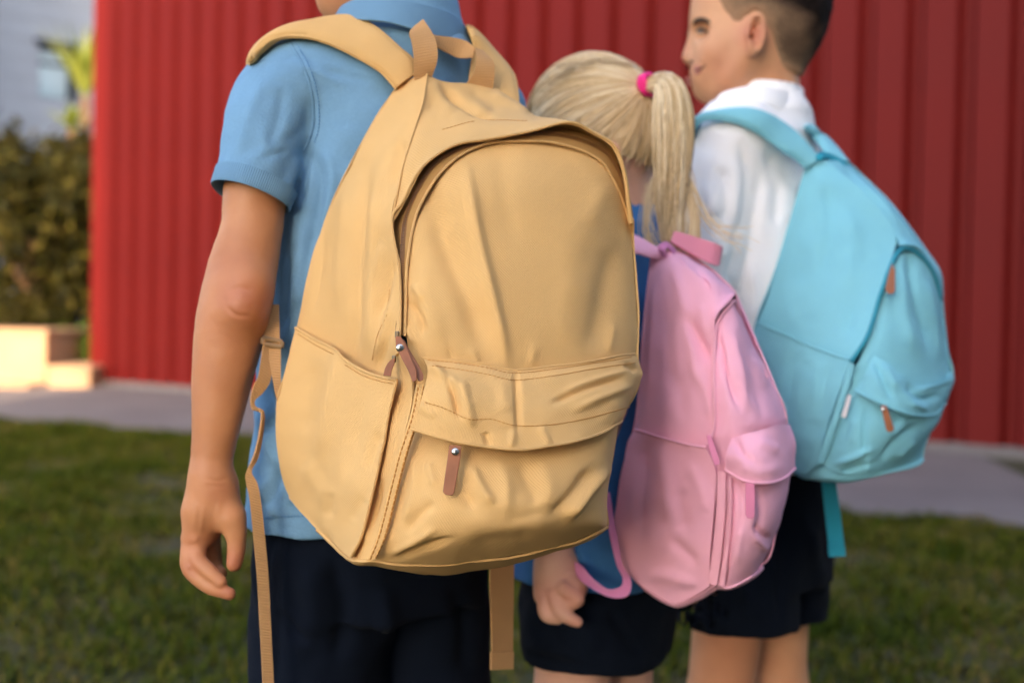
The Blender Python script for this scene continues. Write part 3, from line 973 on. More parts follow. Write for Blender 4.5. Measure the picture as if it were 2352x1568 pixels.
top_rows = [
 [(981,170,1.115),(1017,186,1.125),(1074,191,1.14),(1134,200,1.155),(1187,237,1.16),(1228,267,1.15),(1300,277,1.125),(1367,303,1.115),(1413,332,1.115),(1440,395,1.12),(1453,510,1.12)],
 [(972,233,1.085),(1004,225,1.10),(1062,222,1.115),(1122,232,1.125),(1180,254,1.13),(1225,270,1.13),(1300,278,1.115),(1367,304,1.10),(1413,333,1.10),(1438,395,1.105),(1452,511,1.105)],
 [(951,300,1.055),(985,280,1.062),(1040,264,1.075),(1090,255,1.085),(1150,264,1.095),(1220,277,1.097),(1302,279,1.09),(1367,305,1.085),(1412,334,1.09),(1436,394,1.095),(1452,512,1.095)],
 [(925,385,1.025),(960,345,1.03),(1010,312,1.04),(1070,294,1.05),(1140,286,1.06),(1220,285,1.065),(1304,280,1.067),(1367,306,1.07),(1412,334,1.075),(1435,394,1.08),(1451,512,1.085)],
 [(900,508,.996),(924,464,1.0),(957,400,1.003),(997,360,1.010),(1051,331,1.018),(1117,320,1.027),(1211,303,1.037),(1307,281,1.046),(1367,307,1.056),(1411,335,1.062),(1434,393,1.067),(1451,513,1.075)]]
T = Patch(top_rows, 60, 130, [
  ([(1016,200),(1052,232),(1092,254),(1135,268)], 9, -6), ([(990,185),(1010,225),(1040,262)], 14, 3),
  ([(1080,262),(1105,262),(1128,270)], 4, -3), ([(1130,215),(1180,245),(1215,270)], 10, 3), ([(1080,205),(1120,235),(1150,258)], 12, -2)], amp=0.9, sc=60, seed=5)
# right side, back and bottom close the bag
right_rows = [
 [(1453,505,1.075),(1400,430,1.15),(1187,237,1.165)],
 [(1453,560,1.085),(1390,520,1.15),(1195,420,1.20)],
 [(1463,720,1.075),(1395,700,1.15),(1200,700,1.225)],
 [(1460,815,1.062),(1390,800,1.15),(1202,860,1.235)],
 [(1466,868,1.054),(1390,880,1.14),(1203,920,1.238)],
 [(1450,915,1.044),(1385,930,1.13),(1205,990,1.24)],
 [(1420,966,1.040),(1370,990,1.13),(1206,1040,1.24)],
 [(1402,1060,1.044),(1360,1080,1.13),(1210,1100,1.24)],
 [(1390,1140,1.039),(1350,1145,1.12),(1212,1150,1.23)],
 [(1391,1206,1.036),(1350,1200,1.10),(1215,1190,1.22)]]
Rr = Patch(right_rows, 40, 16, amp=1.0, seed=8)
bot_rows = [
 [(728,1213,1.035),(797,1279,.962),(825,1284,.941),(855,1284,.936),(930,1294,.940),(1050,1291,.950),(1180,1275,.964),(1290,1250,.978),(1350,1229,.99),(1380,1216,1.0),(1393,1207,1.036)],
 [(728,1216,1.04),(799,1283,.968),(828,1290,.952),(858,1292,.955),(930,1306,.965),(1005,1314,.99),(1090,1307,1.01),(1200,1285,1.02),(1300,1254,1.02),(1360,1231,1.02),(1393,1210,1.05)],
 [(724,1208,1.05),(800,1276,1.0),(835,1282,1.01),(900,1288,1.02),(1000,1292,1.06),(1090,1284,1.08),(1200,1264,1.09),(1290,1240,1.09),(1340,1228,1.10),(1370,1205,1.12)],
 [(665,1140,1.09),(740,1180,1.105),(800,1192,1.115),(880,1200,1.13),(980,1200,1.15),(1080,1200,1.17),(1140,1195,1.19),(1180,1192,1.21),(1215,1190,1.22)]]
Bt = Patch(bot_rows, 30, 60, amp=1.0, seed=9)
back_rows = [[a[-1], (0.5*(a[-1][0]+b[-1][0]), 0.5*(a[-1][1]+b[-1][1]), 0.5*(a[-1][2]+b[-1][2])+0.0), b[-1]] for a, b in zip(
    [side_rows[i] for i in (10, 8, 6, 4, 3, 2, 0)], [right_rows[i] for i in (0, 1, 2, 3, 5, 7, 9)])]
Bk = Patch(back_rows, 30, 16)
mb = MB()
S.sheet(mb, 0.002); T.sheet(mb, 0.002); Rr.sheet(mb, 0.002); Bk.sheet(mb, 0.002); Bt.sheet(mb, 0.002)
mb.build('main_compartment', M_YEL, yb, True)

# front door panel inside the zip
door_rows = [
 [(951,512,1.0),(984,433,1.008),(1051,352,1.022),(1110,326,1.032),(1177,322,1.038),(1260,336,1.047),(1340,355,1.058),(1394,383,1.067),(1425,445,1.076),(1451,520,1.083)],
 [(938,545,.997),(975,500,.997),(1040,450,1.0),(1110,430,1.006),(1190,425,1.015),(1270,430,1.028),(1340,445,1.042),(1395,475,1.058),(1430,520,1.072),(1453,562,1.083)],
 [(932,620,.988),(980,600,.982),(1050,580,.983),(1120,570,.988),(1200,565,.998),(1280,570,1.012),(1350,580,1.03),(1400,595,1.048),(1435,610,1.066),(1458,640,1.08)],
 [(928,715,.978),(980,700,.968),(1050,690,.968),(1120,685,.972),(1200,680,.983),(1280,685,.998),(1350,690,1.016),(1400,700,1.036),(1440,710,1.056),(1464,722,1.073)],
 [(938,800,.967),(990,810,.957),(1050,815,.958),(1120,822,.962),(1180,835,.968),(1280,828,.985),(1350,818,1.003),(1405,808,1.024),(1440,800,1.045),(1462,795,1.064)],
 [(938,860,.965),(1000,850,.958),(1050,855,.958),(1120,865,.961),(1180,875,.969),(1280,865,.986),(1350,855,1.004),(1405,845,1.024),(1440,838,1.044),(1458,830,1.063)],
 [(932,930,.962),(1000,925,.958),(1050,925,.958),(1120,925,.961),(1180,925,.969),(1280,915,.986),(1350,905,1.004),(1405,890,1.024),(1435,885,1.044),(1450,880,1.063)]]
door_rows[0] = [(u + (u - 1200) * 0.014, v + (v - 600) * 0.02, d + 0.007) for u, v, d in door_rows[0]]
D = Patch(door_rows, 110, 110, [
  ([(985,420),(1015,540),(1065,660),(1118,800)], 30, -7), ([(1072,390),(1096,540),(1128,680),(1165,838)], 15, 6),
  ([(965,600),(985,700),(1010,790)], 22, 2.5), ([(1415,560),(1385,700),(1362,810)], 26, -3.5), ([(1330,480),(1310,640),(1300,800)], 40, 2),
  ([(940,690),(965,730),(975,770)], 9, -4), ([(935,750),(952,790)], 7, 3), ([(950,655),(975,690)], 9, 3),
  ([(1080,800),(1100,835)], 9, 2), ([(1030,800),(1040,830)], 7, -1.5), ([(1225,790),(1222,840)], 9, 1.5), ([(1410,740),(1400,810)], 8, 1.5),
  ([(1150,335),(1160,460),(1175,560)], 30, -2), ([(1390,420),(1350,520)], 24, 2)], amp=0.8, sc=110, seed=12)
mb = MB(); D.sheet(mb, 0.002); mb.build('front_panel', M_YEL, yb, True)

# zip: tape, coil, lip facing
Zc = [(913,768,.972),(919,690,.982),(923,600,.990),(930,513,1.003),(950,455,1.009),(984,395,1.016),(1017,364,1.021),(1060,342,1.027),(1117,325,1.035),(1167,313,1.043),(1251,308,1.053),(1317,318,1.063),(1367,337,1.071),(1401,363,1.077),(1425,410,1.082),(1443,470,1.087),(1452,522,1.09)]
Zi = [(930,772,.968),(932,690,.979),(936,600,.989),(951,512,1.0),(968,466,1.005),(1000,412,1.012),(1035,374,1.019),(1075,347,1.026),(1125,329,1.035),(1177,325,1.041),(1255,326,1.050),(1322,341,1.060),(1360,357,1.066),(1388,378,1.070),(1415,425,1.077),(1437,480,1.084),(1448,526,1.088)]
Zo = [(905,768,.985),(906,690,.995),(908,600,1.003),(905,510,1.014),(928,440,1.02),(968,385,1.028),(1004,352,1.032),(1052,331,1.038),(1112,318,1.045),(1160,302,1.054),(1250,292,1.062),(1318,300,1.074),(1372,322,1.083),(1410,352,1.089),(1432,405,1.093),(1449,470,1.096),(1456,520,1.10)]
zn = 220
ZC, ZI, ZO = (ats(crom(q, zn)) for q in (Zc, Zi, Zo))
mb = MB()
band_w(mb, ZI, ZC * 0.94 + ZI * 0.06, 0.0012, nx=3); band_w(mb, ZC * 0.94 + ZO * 0.06, ZO, 0.0012, nx=3)
zp = mb.build('zipper', M_ZIP, yb, True)
mb = MB(); nt_ = CAMP - ZC; nt_ /= np.linalg.norm(nt_, axis=1, keepdims=True)
T_, S_, N__ = frames(ZC, nt_)
for sgn in (-1, 1):
    cl_ = ZC + S_ * 0.0011 * sgn + N__ * 0.0012
    L_ = np.r_[0, np.cumsum(np.linalg.norm(np.diff(cl_, axis=0), axis=1))]
    for a_ in np.arange(0.0005, L_[-1], 0.0017):
        c_ = np.array([np.interp(a_, L_, cl_[:, k]) for k in range(3)]); i_ = min(int(np.searchsorted(L_, a_)), zn - 1)
        mb.box((-0.00105, -0.00055, -0.0006), (0.00105, 0.00055, 0.0006), np.stack([S_[i_], T_[i_], N__[i_]], 1), c_)
mb.build('zip_teeth', M_COIL, zp, True, kind='stuff')
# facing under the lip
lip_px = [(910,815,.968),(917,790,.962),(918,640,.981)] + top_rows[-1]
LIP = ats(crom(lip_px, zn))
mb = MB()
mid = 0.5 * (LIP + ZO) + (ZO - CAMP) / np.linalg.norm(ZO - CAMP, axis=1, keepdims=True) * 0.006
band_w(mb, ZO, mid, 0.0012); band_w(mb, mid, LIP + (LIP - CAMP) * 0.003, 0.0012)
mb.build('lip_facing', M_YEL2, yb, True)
# rolled edges and seams
mb = MB()
tube(mb, LIP, 0.0014, 6)
tube(mb, ats(crom([r[0] for r in side_rows[6:]], 60)) + (CAMP - ats(crom([r[0] for r in side_rows[6:]], 60))) * 0.001, 0.0009, 6)
tube(mb, ats(crom(Zi, zn)) - (ats(crom(Zi, zn)) - CAMP) * 0.002, 0.0013, 6)
mb.build('piping', M_YEL, yb, True)

# front pocket: lower bag, then the flap that hoods its zip
pocket_rows = [
 [(942,978,.950),(1040,1000,.935),(1120,1012,.933),(1200,1018,.937),(1300,1005,.953),(1380,985,.978),(1412,970,1.0),(1424,962,1.035)],
 [(918,1060,.941),(1010,1080,.918),(1100,1095,.913),(1200,1100,.918),(1300,1085,.935),(1370,1070,.962),(1400,1060,.992),(1407,1055,1.04)],
 [(893,1160,.936),(990,1170,.908),(1100,1180,.902),(1200,1180,.908),(1300,1165,.925),(1360,1150,.955),(1388,1140,.985),(1394,1138,1.035)],
 [(870,1240,.933),(960,1245,.914),(1080,1240,.911),(1200,1226,.918),(1300,1210,.938),(1360,1203,.962),(1388,1200,.985),(1395,1195,1.03)],
 [(855,1284,.935),(930,1295,.938),(1050,1292,.948),(1180,1276,.962),(1290,1251,.976),(1350,1230,.988),(1380,1217,1.0),(1393,1209,1.036)]]
Q = Patch(pocket_rows, 90, 130, [
  ([(930,1225),(955,1190),(995,1150)], 13, -3.2), ([(915,1280),(967,1260),(1035,1238)], 9, -4), ([(900,1270),(950,1245),(1000,1215)], 9, 3),
  ([(1040,1060),(1062,1120),(1090,1170)], 15, -3.5), ([(1080,1070),(1110,1130),(1135,1160)], 13, 4), 
  ([(1394,1078),(1351,1128),(1304,1192)], 10, 5), ([(1360,1075),(1320,1130),(1275,1180)], 14, -4.5), ([(1195,1050),(1215,1110),(1240,1160)], 18, -2.5),
  ([(1240,1050),(1262,1120),(1245,1160)], 18, 2), ([(1150,1060),(1165,1120),(1160,1180)], 16, 2.5), ([(1160,1200),(1240,1180),(1320,1190)], 22, -2.5),
  ([(955,1050),(950,1130),(930,1200)], 12, 2.5), ([(985,1060),(1000,1120)], 10, 2.5), ([(1080,1250),(1160,1240),(1230,1225)], 16, -2)], amp=0.9, sc=80, seed=21)
mb = MB(); Q.sheet(mb, 0.002); mb.build('front_pocket', M_YEL, yb, True)
flap_rows = [
 [(972,822,.955),(1050,827,.950),(1120,838,.953),(1180,850,.958),(1280,840,.976),(1370,826,.998),(1430,815,1.028),(1459,813,1.055)],
 [(982,850,.944),(1045,853,.938),(1120,868,.940),(1185,885,.945),(1280,872,.962),(1370,856,.988),(1440,840,1.025),(1471,845,1.055)],
 [(972,900,.932),(1040,905,.922),(1110,925,.922),(1185,945,.928),(1280,930,.945),(1370,905,.972),(1440,878,1.012),(1474,865,1.050)],
 [(960,945,.927),(1035,965,.915),(1110,985,.915),(1195,1000,.92),(1290,990,.937),(1380,962,.966),(1430,930,1.0),(1455,912,1.040)],
 [(945,985,.925),(1040,1012,.912),(1120,1025,.911),(1200,1031,.915),(1300,1018,.932),(1380,995,.962),(1415,975,.99),(1427,965,1.035)]]
Fl = Patch(flap_rows, 70, 130, [
  ([(985,838),(1018,862),(1050,892)], 11, 5), ([(1024,858),(1042,905),(1054,958)], 8, -5), ([(1058,870),(1072,930),(1085,985)], 13, 3.5),
  ([(1184,852),(1189,930),(1192,995)], 7, -3), ([(1150,870),(1160,950)], 18, 2), ([(1265,928),(1340,892),(1425,868)], 8, -3.5), ([(1290,905),(1370,872),(1440,852)], 8, 2.5),
  ([(1320,940),(1400,905),(1450,885)], 9, 3), ([(1435,835),(1462,852)], 7, -3), ([(1115,990),(1125,1024)], 9, -2.5), ([(1240,980),(1262,1025)], 10, 2),
  ([(1180,985),(1172,1030)], 9, 2), ([(965,930),(1000,960)], 12, 2)], amp=1.0, sc=60, seed=31)
mb = MB(); Fl.sheet(mb, 0.002)
tube(mb, Fl.row(-1), 0.0013, 6); tube(mb, Fl.row(0), 0.0012, 6)
mb.build('pocket_flap', M_YEL, yb, True)

# side pocket
sp_rows = [
 [(679,753,1.078),(725,780,1.056),(771,804,1.026),(792,826,1.010),(835,852,.988),(876,866,.972),(911,873,.962)],
 [(654,860,1.076),(710,880,1.048),(760,890,1.016),(795,905,.996),(835,925,.978),(870,940,.964),(893,950,.957)],
 [(634,950,1.078),(700,970,1.043),(755,985,1.008),(790,1000,.988),(825,1015,.972),(855,1030,.958),(876,1040,.950)],
 [(638,1052,1.080),(700,1075,1.043),(752,1090,1.008),(785,1105,.978),(815,1120,.960),(840,1130,.949),(853,1135,.942)],
 [(664,1140,1.083),(710,1165,1.044),(755,1190,1.003),(785,1205,.978),(805,1215,.961),(820,1222,.949),(831,1226,.940)],
 [(728,1214,1.030),(750,1233,1.014),(770,1251,.985),(785,1264,.969),(793,1271,.957),(800,1276,.949),(806,1278,.941)]]
K = Patch(sp_rows, 90, 70, [
  ([(772,806),(758,900),(742,1000),(738,1060)], 16, 3), ([(838,880),(815,1000),(795,1100)], 20, -1.5), ([(870,990),(845,1080)], 12, -3),
  ([(835,1140),(805,1195)], 14, -2), ([(700,1060),(730,1110),(765,1160)], 22, 2.5),
  ([(720,820),(705,930),(700,1000)], 18, -2), ([(760,1130),(755,1190)], 12, -2)], amp=0.7, sc=80, seed=41)
mb = MB(); K.sheet(mb, 0.002)
tube(mb, K.row(0), 0.0014, 6); tube(mb, K.col(-1), 0.0013, 6)
mb.build('side_pocket', M_YEL, yb, True)

# stitched binding between side and front
bA = [(957,884,.944),(942,960,.937),(915,1040,.931),(897,1110,.928),(868,1225,.926),(846,1284,.927)]
bB = [(977,880,.942),(964,950,.935),(938,1035,.929),(918,1110,.926),(889,1225,.924),(864,1284,.926)]
mb = MB(); band(mb, bA, bB, 0.0022, 0.0004, 4); mb.build('seam_binding', M_YEL, yb, True)
mb = MB()
for fr_ in (0.22, 0.85):
    line = np.array(crom(bA, 90)) * (1 - fr_) + np.array(crom(bB, 90)) * fr_
    P_ = ats(line); nv = CAMP - P_; nv /= np.linalg.norm(nv, axis=1, keepdims=True)
    P_ = P_ + nv * 0.0017
    stitches(mb, P_, nv, 0.0046, 0.0034, 0.0007)
for patch, line, m in ((Fl, [(978,827),(1050,834),(1120,845),(1180,857),(1280,847),(1370,833),(1452,820)], 90), (Fl, [(990,840),(1050,848),(1120,860),(1182,873),(1280,862),(1370,846),(1460,833)], 90),
                       (Fl, [(972,923),(1017,936),(1077,962),(1127,962),(1184,977),(1267,975),(1351,960),(1446,934)], 90),
                       (T, [(1012,300),(1037,293),(1075,282),(1117,277),(1165,277),(1212,279)], 60), (K, [(682,765),(725,792),(769,815)], 30), (K, [(790,836),(834,862),(875,876),(906,882)], 40),
                       (S, [(896,660),(890,720),(868,770),(855,830)], 40)):
    P_, n_ = snap_line(patch, line, m, 0.0004)
    stitches(mb, P_, n_, 0.0038, 0.0026, 0.00038)
mb.build('stitching', M_THREAD, yb, True, kind='stuff')

# haul loop, straps, webbing
mb = MB()
band(mb, [(950,182,1.113),(950,132,1.108),(945,94,1.108),(940,77,1.113),(952,62,1.128)], [(992,176,1.118),(1004,141,1.112),(1004,112,1.112),(996,84,1.118),(973,46,1.128)], 0.0018, n=40, nx=4)
band(mb, [(952,62,1.128),(975,72,1.140),(999,82,1.148),(1046,88,1.156),(1074,97,1.158),(1091,111,1.150)], [(973,48,1.128),(990,95,1.138),(1004,109,1.146),(1035,126,1.154),(1056,134,1.156),(1088,133,1.150)], 0.0018, n=50, nx=4)
band(mb, [(1091,111,1.150),(1093,138,1.142),(1088,168,1.140),(1070,194,1.142)], [(1108,117,1.160),(1133,143,1.150),(1135,172,1.148),(1131,204,1.150)], 0.0018, n=40, nx=4)
mb.build('haul_loop', M_WEB, yb, True)
def padded(A, B, name='shoulder_strap', mat=M_YEL, thick=0.005, bulge=0.0035, parent=yb, cloth=None):
    mb = MB()
    if cloth is not None: A = drape(A, cloth, 0.007); B = drape(B, cloth, 0.007)
    band(mb, A, B, thick, bulge, 13, n=90)
    tube(mb, ats(crom(A, 90)), thick * 0.5, 6); tube(mb, ats(crom(B, 90)), thick * 0.5, 6)
    return mb.build(name, mat, parent, True)
mb = MB(); band(mb, [(618,700,1.12),(612,740,1.11),(606,778,1.10)], [(641,700,1.12),(642,745,1.11),(643,788,1.10)], 0.0018, n=20)
band(mb, [(608,780,1.10),(622,850,1.092),(632,903,1.088),(640,930,1.085)], [(645,784,1.102),(645,850,1.094),(646,905,1.09),(650,930,1.087)], 0.0018, n=30)
band(mb, [(606,780,1.095),(594,862,1.085),(584,882,1.084),(576,915,1.083),(580,940,1.083),(600,947,1.083),(594,1003,1.083),(582,1048,1.083),(565,1086,1.082),(565,1106,1.082),(574,1152,1.082),(582,1233,1.082),(590,1321,1.083),(597,1440,1.084),(604,1580,1.085),(606,1640,1.086)],
     [(622,800,1.10),(622,866,1.092),(606,899,1.09),(586,918,1.086),(587,934,1.086),(606,947,1.087),(602,1003,1.089),(592,1050,1.088),(578,1082,1.084),(592,1112,1.086),(602,1173,1.087),(610,1253,1.087),(616,1321,1.088),(622,1440,1.089),(629,1580,1.09),(631,1640,1.09)], 0.0018, n=160)
mb.build('webbing_tail', M_WEB, yb, True)
mb = MB()
for a_, b_ in (((603,776,1.098),(648,786,1.103)), ((604,790,1.096),(646,798,1.101))):
    tube(mb, crom([at(*a_), at(*b_)], 6), 0.0028, 8)
tube(mb, crom([at(603,776,1.098), at(604,790,1.096)], 4), 0.0026, 8); tube(mb, crom([at(648,786,1.103), at(646,798,1.101)], 4), 0.0026, 8)
mb.build('strap_adjuster', plain('tan_plastic', (0.33, 0.2, 0.09), 0.35), yb, True)
mb = MB(); band(mb, [(1126,1200,1.19),(1125,1300,1.19),(1128,1420,1.19),(1130,1500,1.19),(1129,1536,1.19)], [(1181,1200,1.21),(1180,1300,1.21),(1178,1420,1.21),(1177,1500,1.21),(1177,1534,1.21)], 0.0018, n=60)
band(mb, [(1127,1496,1.186),(1127,1537,1.186)], [(1179,1495,1.206),(1178,1535,1.206)], 0.0022, n=8)
mb.build('webbing_tail', M_WEB, yb, True)

# leather zip pulls
def pull(outl, d0, d1, rivet, name='zip_pull', t=0.0022, parent=yb, rr=0.0035, mat=None, vr=None):
    o_ = np.array(outl, float); v0, v1 = o_[:, 1].min(), o_[:, 1].max()
    dep = d0 + (d1 - d0) * (o_[:, 1] - v0) / (v1 - v0)
    F_ = ats(np.c_[o_, dep]); k = len(F_); nv = CAMP - F_.mean(0); nv /= np.linalg.norm(nv)
    V = np.vstack([F_, F_ - nv * t])
    f = [tuple(range(k)), tuple(range(2 * k - 1, k - 1, -1))] + [(i, i + k, (i + 1) % k + k, (i + 1) % k) for i in range(k)]
    o = mesh_obj(name, V, f, mat or M_LEATH, parent, False, V[:, [0, 2]]); bevel(o, 0.0006, 2)
    if rivet:
        c_ = at(rivet[0], rivet[1], d0 + (d1 - d0) * (rivet[1] - v0) / (v1 - v0)) + nv * 0.0003
        m_ = MB(); a_ = np.cross(nv, [0, 0, 1]); a_ /= np.linalg.norm(a_); b_ = np.cross(nv, a_)
        prof_ = [(rr, 0.0), (rr, 0.0008), (rr * 0.85, 0.0014), (rr * 0.5, 0.0018), (0.0001, 0.0019)]
        ang_ = np.linspace(0, 2 * np.pi, 16, endpoint=False)
        V = np.concatenate([c_ + nv * z_ + r_ * (np.cos(ang_)[:, None] * a_ + np.sin(ang_)[:, None] * b_) for r_, z_ in prof_])
        m_.add(V, [tuple(x) for x in grid_faces(len(prof_), 16, True, True)]); m_.build('rivet', M_STEEL, o, True)
    return o
pull([(912,774),(928,780),(946,812),(962,838),(973,860),(972,873),(962,876),(950,855),(932,822),(915,795)], .956, .936, None)
pull([(908,772),(920,772),(930,788),(945,822),(957,850),(957,873),(948,877),(937,850),(922,822),(909,795)], .952, .930, (919, 799))
pull([(898,826),(908,822),(906,836),(900,850),(898,864),(880,862),(884,846),(890,834)], .962, .955, None)
pull([(1032,1021),(1060,1024),(1058,1050),(1050,1095),(1044,1130),(1039,1138),(1023,1136),(1017,1129),(1022,1090),(1028,1050)], .908, .898, (1046, 1037), rr=0.0032)
mb = MB()
for u_, v_, d_ in ((912,768,.955), (905,824,.960)):
    mb.box((-0.0018, -0.0015, -0.003), (0.0018, 0.0015, 0.003), None, at(u_, v_, d_ + 0.004))
bevel(mb.build('zip_slider', plain('dark_brass', (0.25, 0.2, 0.14), 0.35, 1.0, 0.05), yb), 0.0008)
# ================================================================== CHILDREN
M_SKIN1 = skin('skin_tan', (0.53, 0.238, 0.105), (0.42, 0.12, 0.065))
M_SKIN2 = skin('skin_light_tan', (0.64, 0.335, 0.175), (0.50, 0.17, 0.10))
M_SKIN3 = skin('skin_fair', (0.66, 0.38, 0.27), (0.55, 0.2, 0.14))
M_POLO = fabric('blue_pique', (0.165, 0.32, 0.48), 0.0030, 0.45, 0.85, 0.3, kind='knit', vary=0.10, dist=0.0006)
M_POLO_RIB = fabric('blue_rib_knit', (0.165, 0.32, 0.48), 0.0022, 0.7, 0.85, 0.3, kind='ribx', vary=0.06, dist=0.0006)
M_POLO2 = fabric('deep_blue_pique', (0.045, 0.165, 0.40), 0.0030, 0.45, 0.85, 0.3, kind='knit', vary=0.10, dist=0.0006)
M_WHITE = fabric('white_cotton', (0.90, 0.90, 0.91), 0.0030, 0.35, 0.8, 0.2, kind='knit', vary=0.02, dist=0.0003)
M_NAVY = fabric('navy_cotton', (0.0036, 0.0062, 0.013), 0.0012, 0.4, 0.9, 0.12, kind='knit', vary=0.1, dist=0.0003, spec=0.12)
M_SHOE = plain('dark_shoe', (0.03, 0.03, 0.035), 0.5)
M_SOCK = plain('white_sock', (0.7, 0.7, 0.7), 0.9)

def axes(deg):
    a = math.radians(deg)
    return np.array([[math.cos(a), -math.sin(a), 0], [math.sin(a), math.cos(a), 0], [0, 0, 1.0]])   # columns: right, forward, up
def xy(c, z): return np.array([c[0], c[1], z])
def smin(a, d, k):
    h = np.clip(0.5 + 0.5 * (a - d) / k, 0, 1)
    return a + (d - a) * h - k * h * (1 - h)
def ss(x, a, b):
    t = np.clip((x - a) / (b - a), 0, 1); return t * t * (3 - 2 * t)
def zgrid(F): return (F.lo[2] + F.h * np.arange(F.a.shape[2]))[None, None, :]

def leg_set(F, c, Ax, zh, spread, rt, rk, ra, stride=0.0):
    r, f = Ax[:, 0], Ax[:, 1]
    for s in (-1, 1):
        hip = xy(c, zh) + r * s * spread; kn = xy(c, 0.47 * zh) + r * s * spread * 1.0 + f * (0.012 + s * stride)
        an = xy(c, 0.075) + r * s * spread * 0.95 + f * (-0.01 + s * stride * 1.6)
        F.cap(hip, kn, rt, rk, 0.02)
        F.cap(kn, kn * 0.6 + an * 0.4 - f * 0.012, rk, rk * 1.02, 0.02)
        F.cap(kn * 0.6 + an * 0.4 - f * 0.012, an, rk * 0.98, ra, 0.02)
        F.cap(an, an + f * 0.09 + np.array([0, 0, -0.045]), ra, 0.022, 0.02)
def shoes(c, Ax, spread, parent, stride=0.0):
    r, f = Ax[:, 0], Ax[:, 1]
    for s in (-1, 1):
        b = xy(c, 0.0) + r * s * spread * 0.95 + f * (-0.01 + s * stride * 1.6)
        F = Field(b - 0.16, b + [0.17, 0.17, 0.16], 0.006)
        F.cap(b + [0, 0, 0.045] - f * 0.02, b + f * 0.11 + [0, 0, 0.034], 0.040, 0.033, 0.02)
        F.cap(b + [0, 0, 0.07], b + [0, 0, 0.10], 0.036, 0.036, 0.02)
        F.half(b + [0, 0, 0.006], [0, 0, -1])
        V, Fc = F.mesh(); mesh_obj('shoe', V, Fc, M_SHOE, parent)
        F = Field(b - 0.07, b + [0.07, 0.07, 0.22], 0.006)
        F.cap(b + [0, 0, 0.09], b + [0, 0, 0.17], 0.034, 0.036, 0.01).half(b + [0, 0, 0.165], [0, 0, 1])
        V, Fc = F.mesh(); mesh_obj('sock', V, Fc, M_SOCK, parent)

def shorts_mesh(c, Ax, ztop, zhip, zhem_l, zhem_r, rx, ry, spread, rleg, folds, cl=None, flare=1.0, h=0.0045):
    r, f = Ax[:, 0], Ax[:, 1]
    lo = xy(c, min(zhem_l, zhem_r)) - [0.24, 0.24, 0.03]; hi = xy(c, ztop) + [0.24, 0.24, 0.03]
    F = Field(lo, hi, h)
    F.rings([xy(c, zhip - 0.06), xy(c, zhip), xy(c, ztop)], [rx * 0.97, rx, rx * 0.9], [ry * 0.96, ry, ry * 0.92], Ax, 0.01)
    for s, zz in ((-1, zhem_l), (1, zhem_r)):
        G = Field(lo, hi, h)
        hip = xy(c, zhip) + r * s * spread; kn = xy(c, zz) + r * s * spread * 1.06 + f * 0.008
        G.cap(hip, kn - [0, 0, 0.05], rleg * 1.0, rleg * flare, 0.01)
        G.half(kn, [0, 0, -1])
        G.cap(kn + [0, 0, 0.12], kn - [0, 0, 0.10], rleg * flare - 0.012, rleg * flare - 0.004, 0.004, 'sub')
        F.a = smin(F.a, G.a, 0.009)
    V, Fc = F.mesh(); V = smooth_mesh(V, Fc, 2, 0.4)
    return fold_mesh(V, Fc, [(a[0], a[1], a[2] * 1.6) for a in folds], 5.0, 13.0, 17), Fc

def flush_attr(V, spots):
    w = np.zeros(len(V))
    for p, r, a in spots:
        w = np.maximum(w, a * np.exp(-(np.linalg.norm(V - p, axis=1) / r) ** 2))
    return {'flush': w}

# ------------------------------------------------------------------ boy in the blue polo shirt
A1 = axes(33); R1, F1 = A1[:, 0], A1[:, 1]
C1b = np.array([-0.148, 1.228]); C1t = np.array([-0.120, 1.226])
p1 = thing('person', 'child in light blue polo shirt wearing the large mustard yellow backpack', 'person', (C1b[0], C1b[1], 0))
lo1 = np.array([-0.42, 0.98, 0.0]); 
# body: torso, head, legs and far arm; the near arm and hand finer
F = Field(lo1, [0.20, 1.48, 1.46], 0.006)
F.rings([xy(C1b, 0.50), xy(C1b, 0.62), xy(C1b, 0.85), xy(C1t, 1.00), xy(C1t, 1.06)], [0.115, 0.108, 0.103, 0.112, 0.09], [0.075, 0.07, 0.068, 0.065, 0.055], A1, 0.03)
leg_set(F, C1b, A1, 0.58, 0.062, 0.058, 0.044, 0.030)
nk = at(935, 75, 1.215); nt2 = at(915, -100, 1.215)
F.cap(nk - [0, 0, 0.04], nt2, 0.050, 0.046, 0.03)
hd = at(860, -260, 1.21)
face = np.array([-0.96, 0.22, -0.10]); face /= np.linalg.norm(face); fs = np.cross(face, [0, 0, 1]); fs /= np.linalg.norm(fs)
RH = np.stack([face, fs, np.cross(fs, face)], 1)
F.ell(hd + [0.01, 0, 0.02], (0.092, 0.073, 0.098), RH, 0.02)
chin = at(764, 4, 1.205)
F.cap(hd + face * 0.045 - [0, 0, 0.03], chin + [0.012, 0, 0.006], 0.048, 0.026, 0.03)
F.cap(chin + [0.014, 0, 0.006], at(895, -60, 1.17), 0.022, 0.026, 0.03)
F.cap(hd + face * 0.09 - [0, 0, 0.0], hd + face * 0.104 - [0, 0, 0.03], 0.010, 0.011, 0.012)
for s in (-1, 1):
    F.ell(hd + fs * 0.074 * s - face * 0.005 - [0, 0, 0.01], (0.02, 0.009, 0.032), RH, 0.008)
shr = xy(C1t, 1.015) + R1 * 0.095
elr = shr + R1 * 0.035 - [0, 0, 0.21] + F1 * 0.05; wr = elr + F1 * 0.15 + [0, 0, 0.14] - R1 * 0.05
F.chain([shr, elr, wr, wr + [0, 0, 0.05] + F1 * 0.02], [0.036, 0.032, 0.022, 0.026], 0.02)
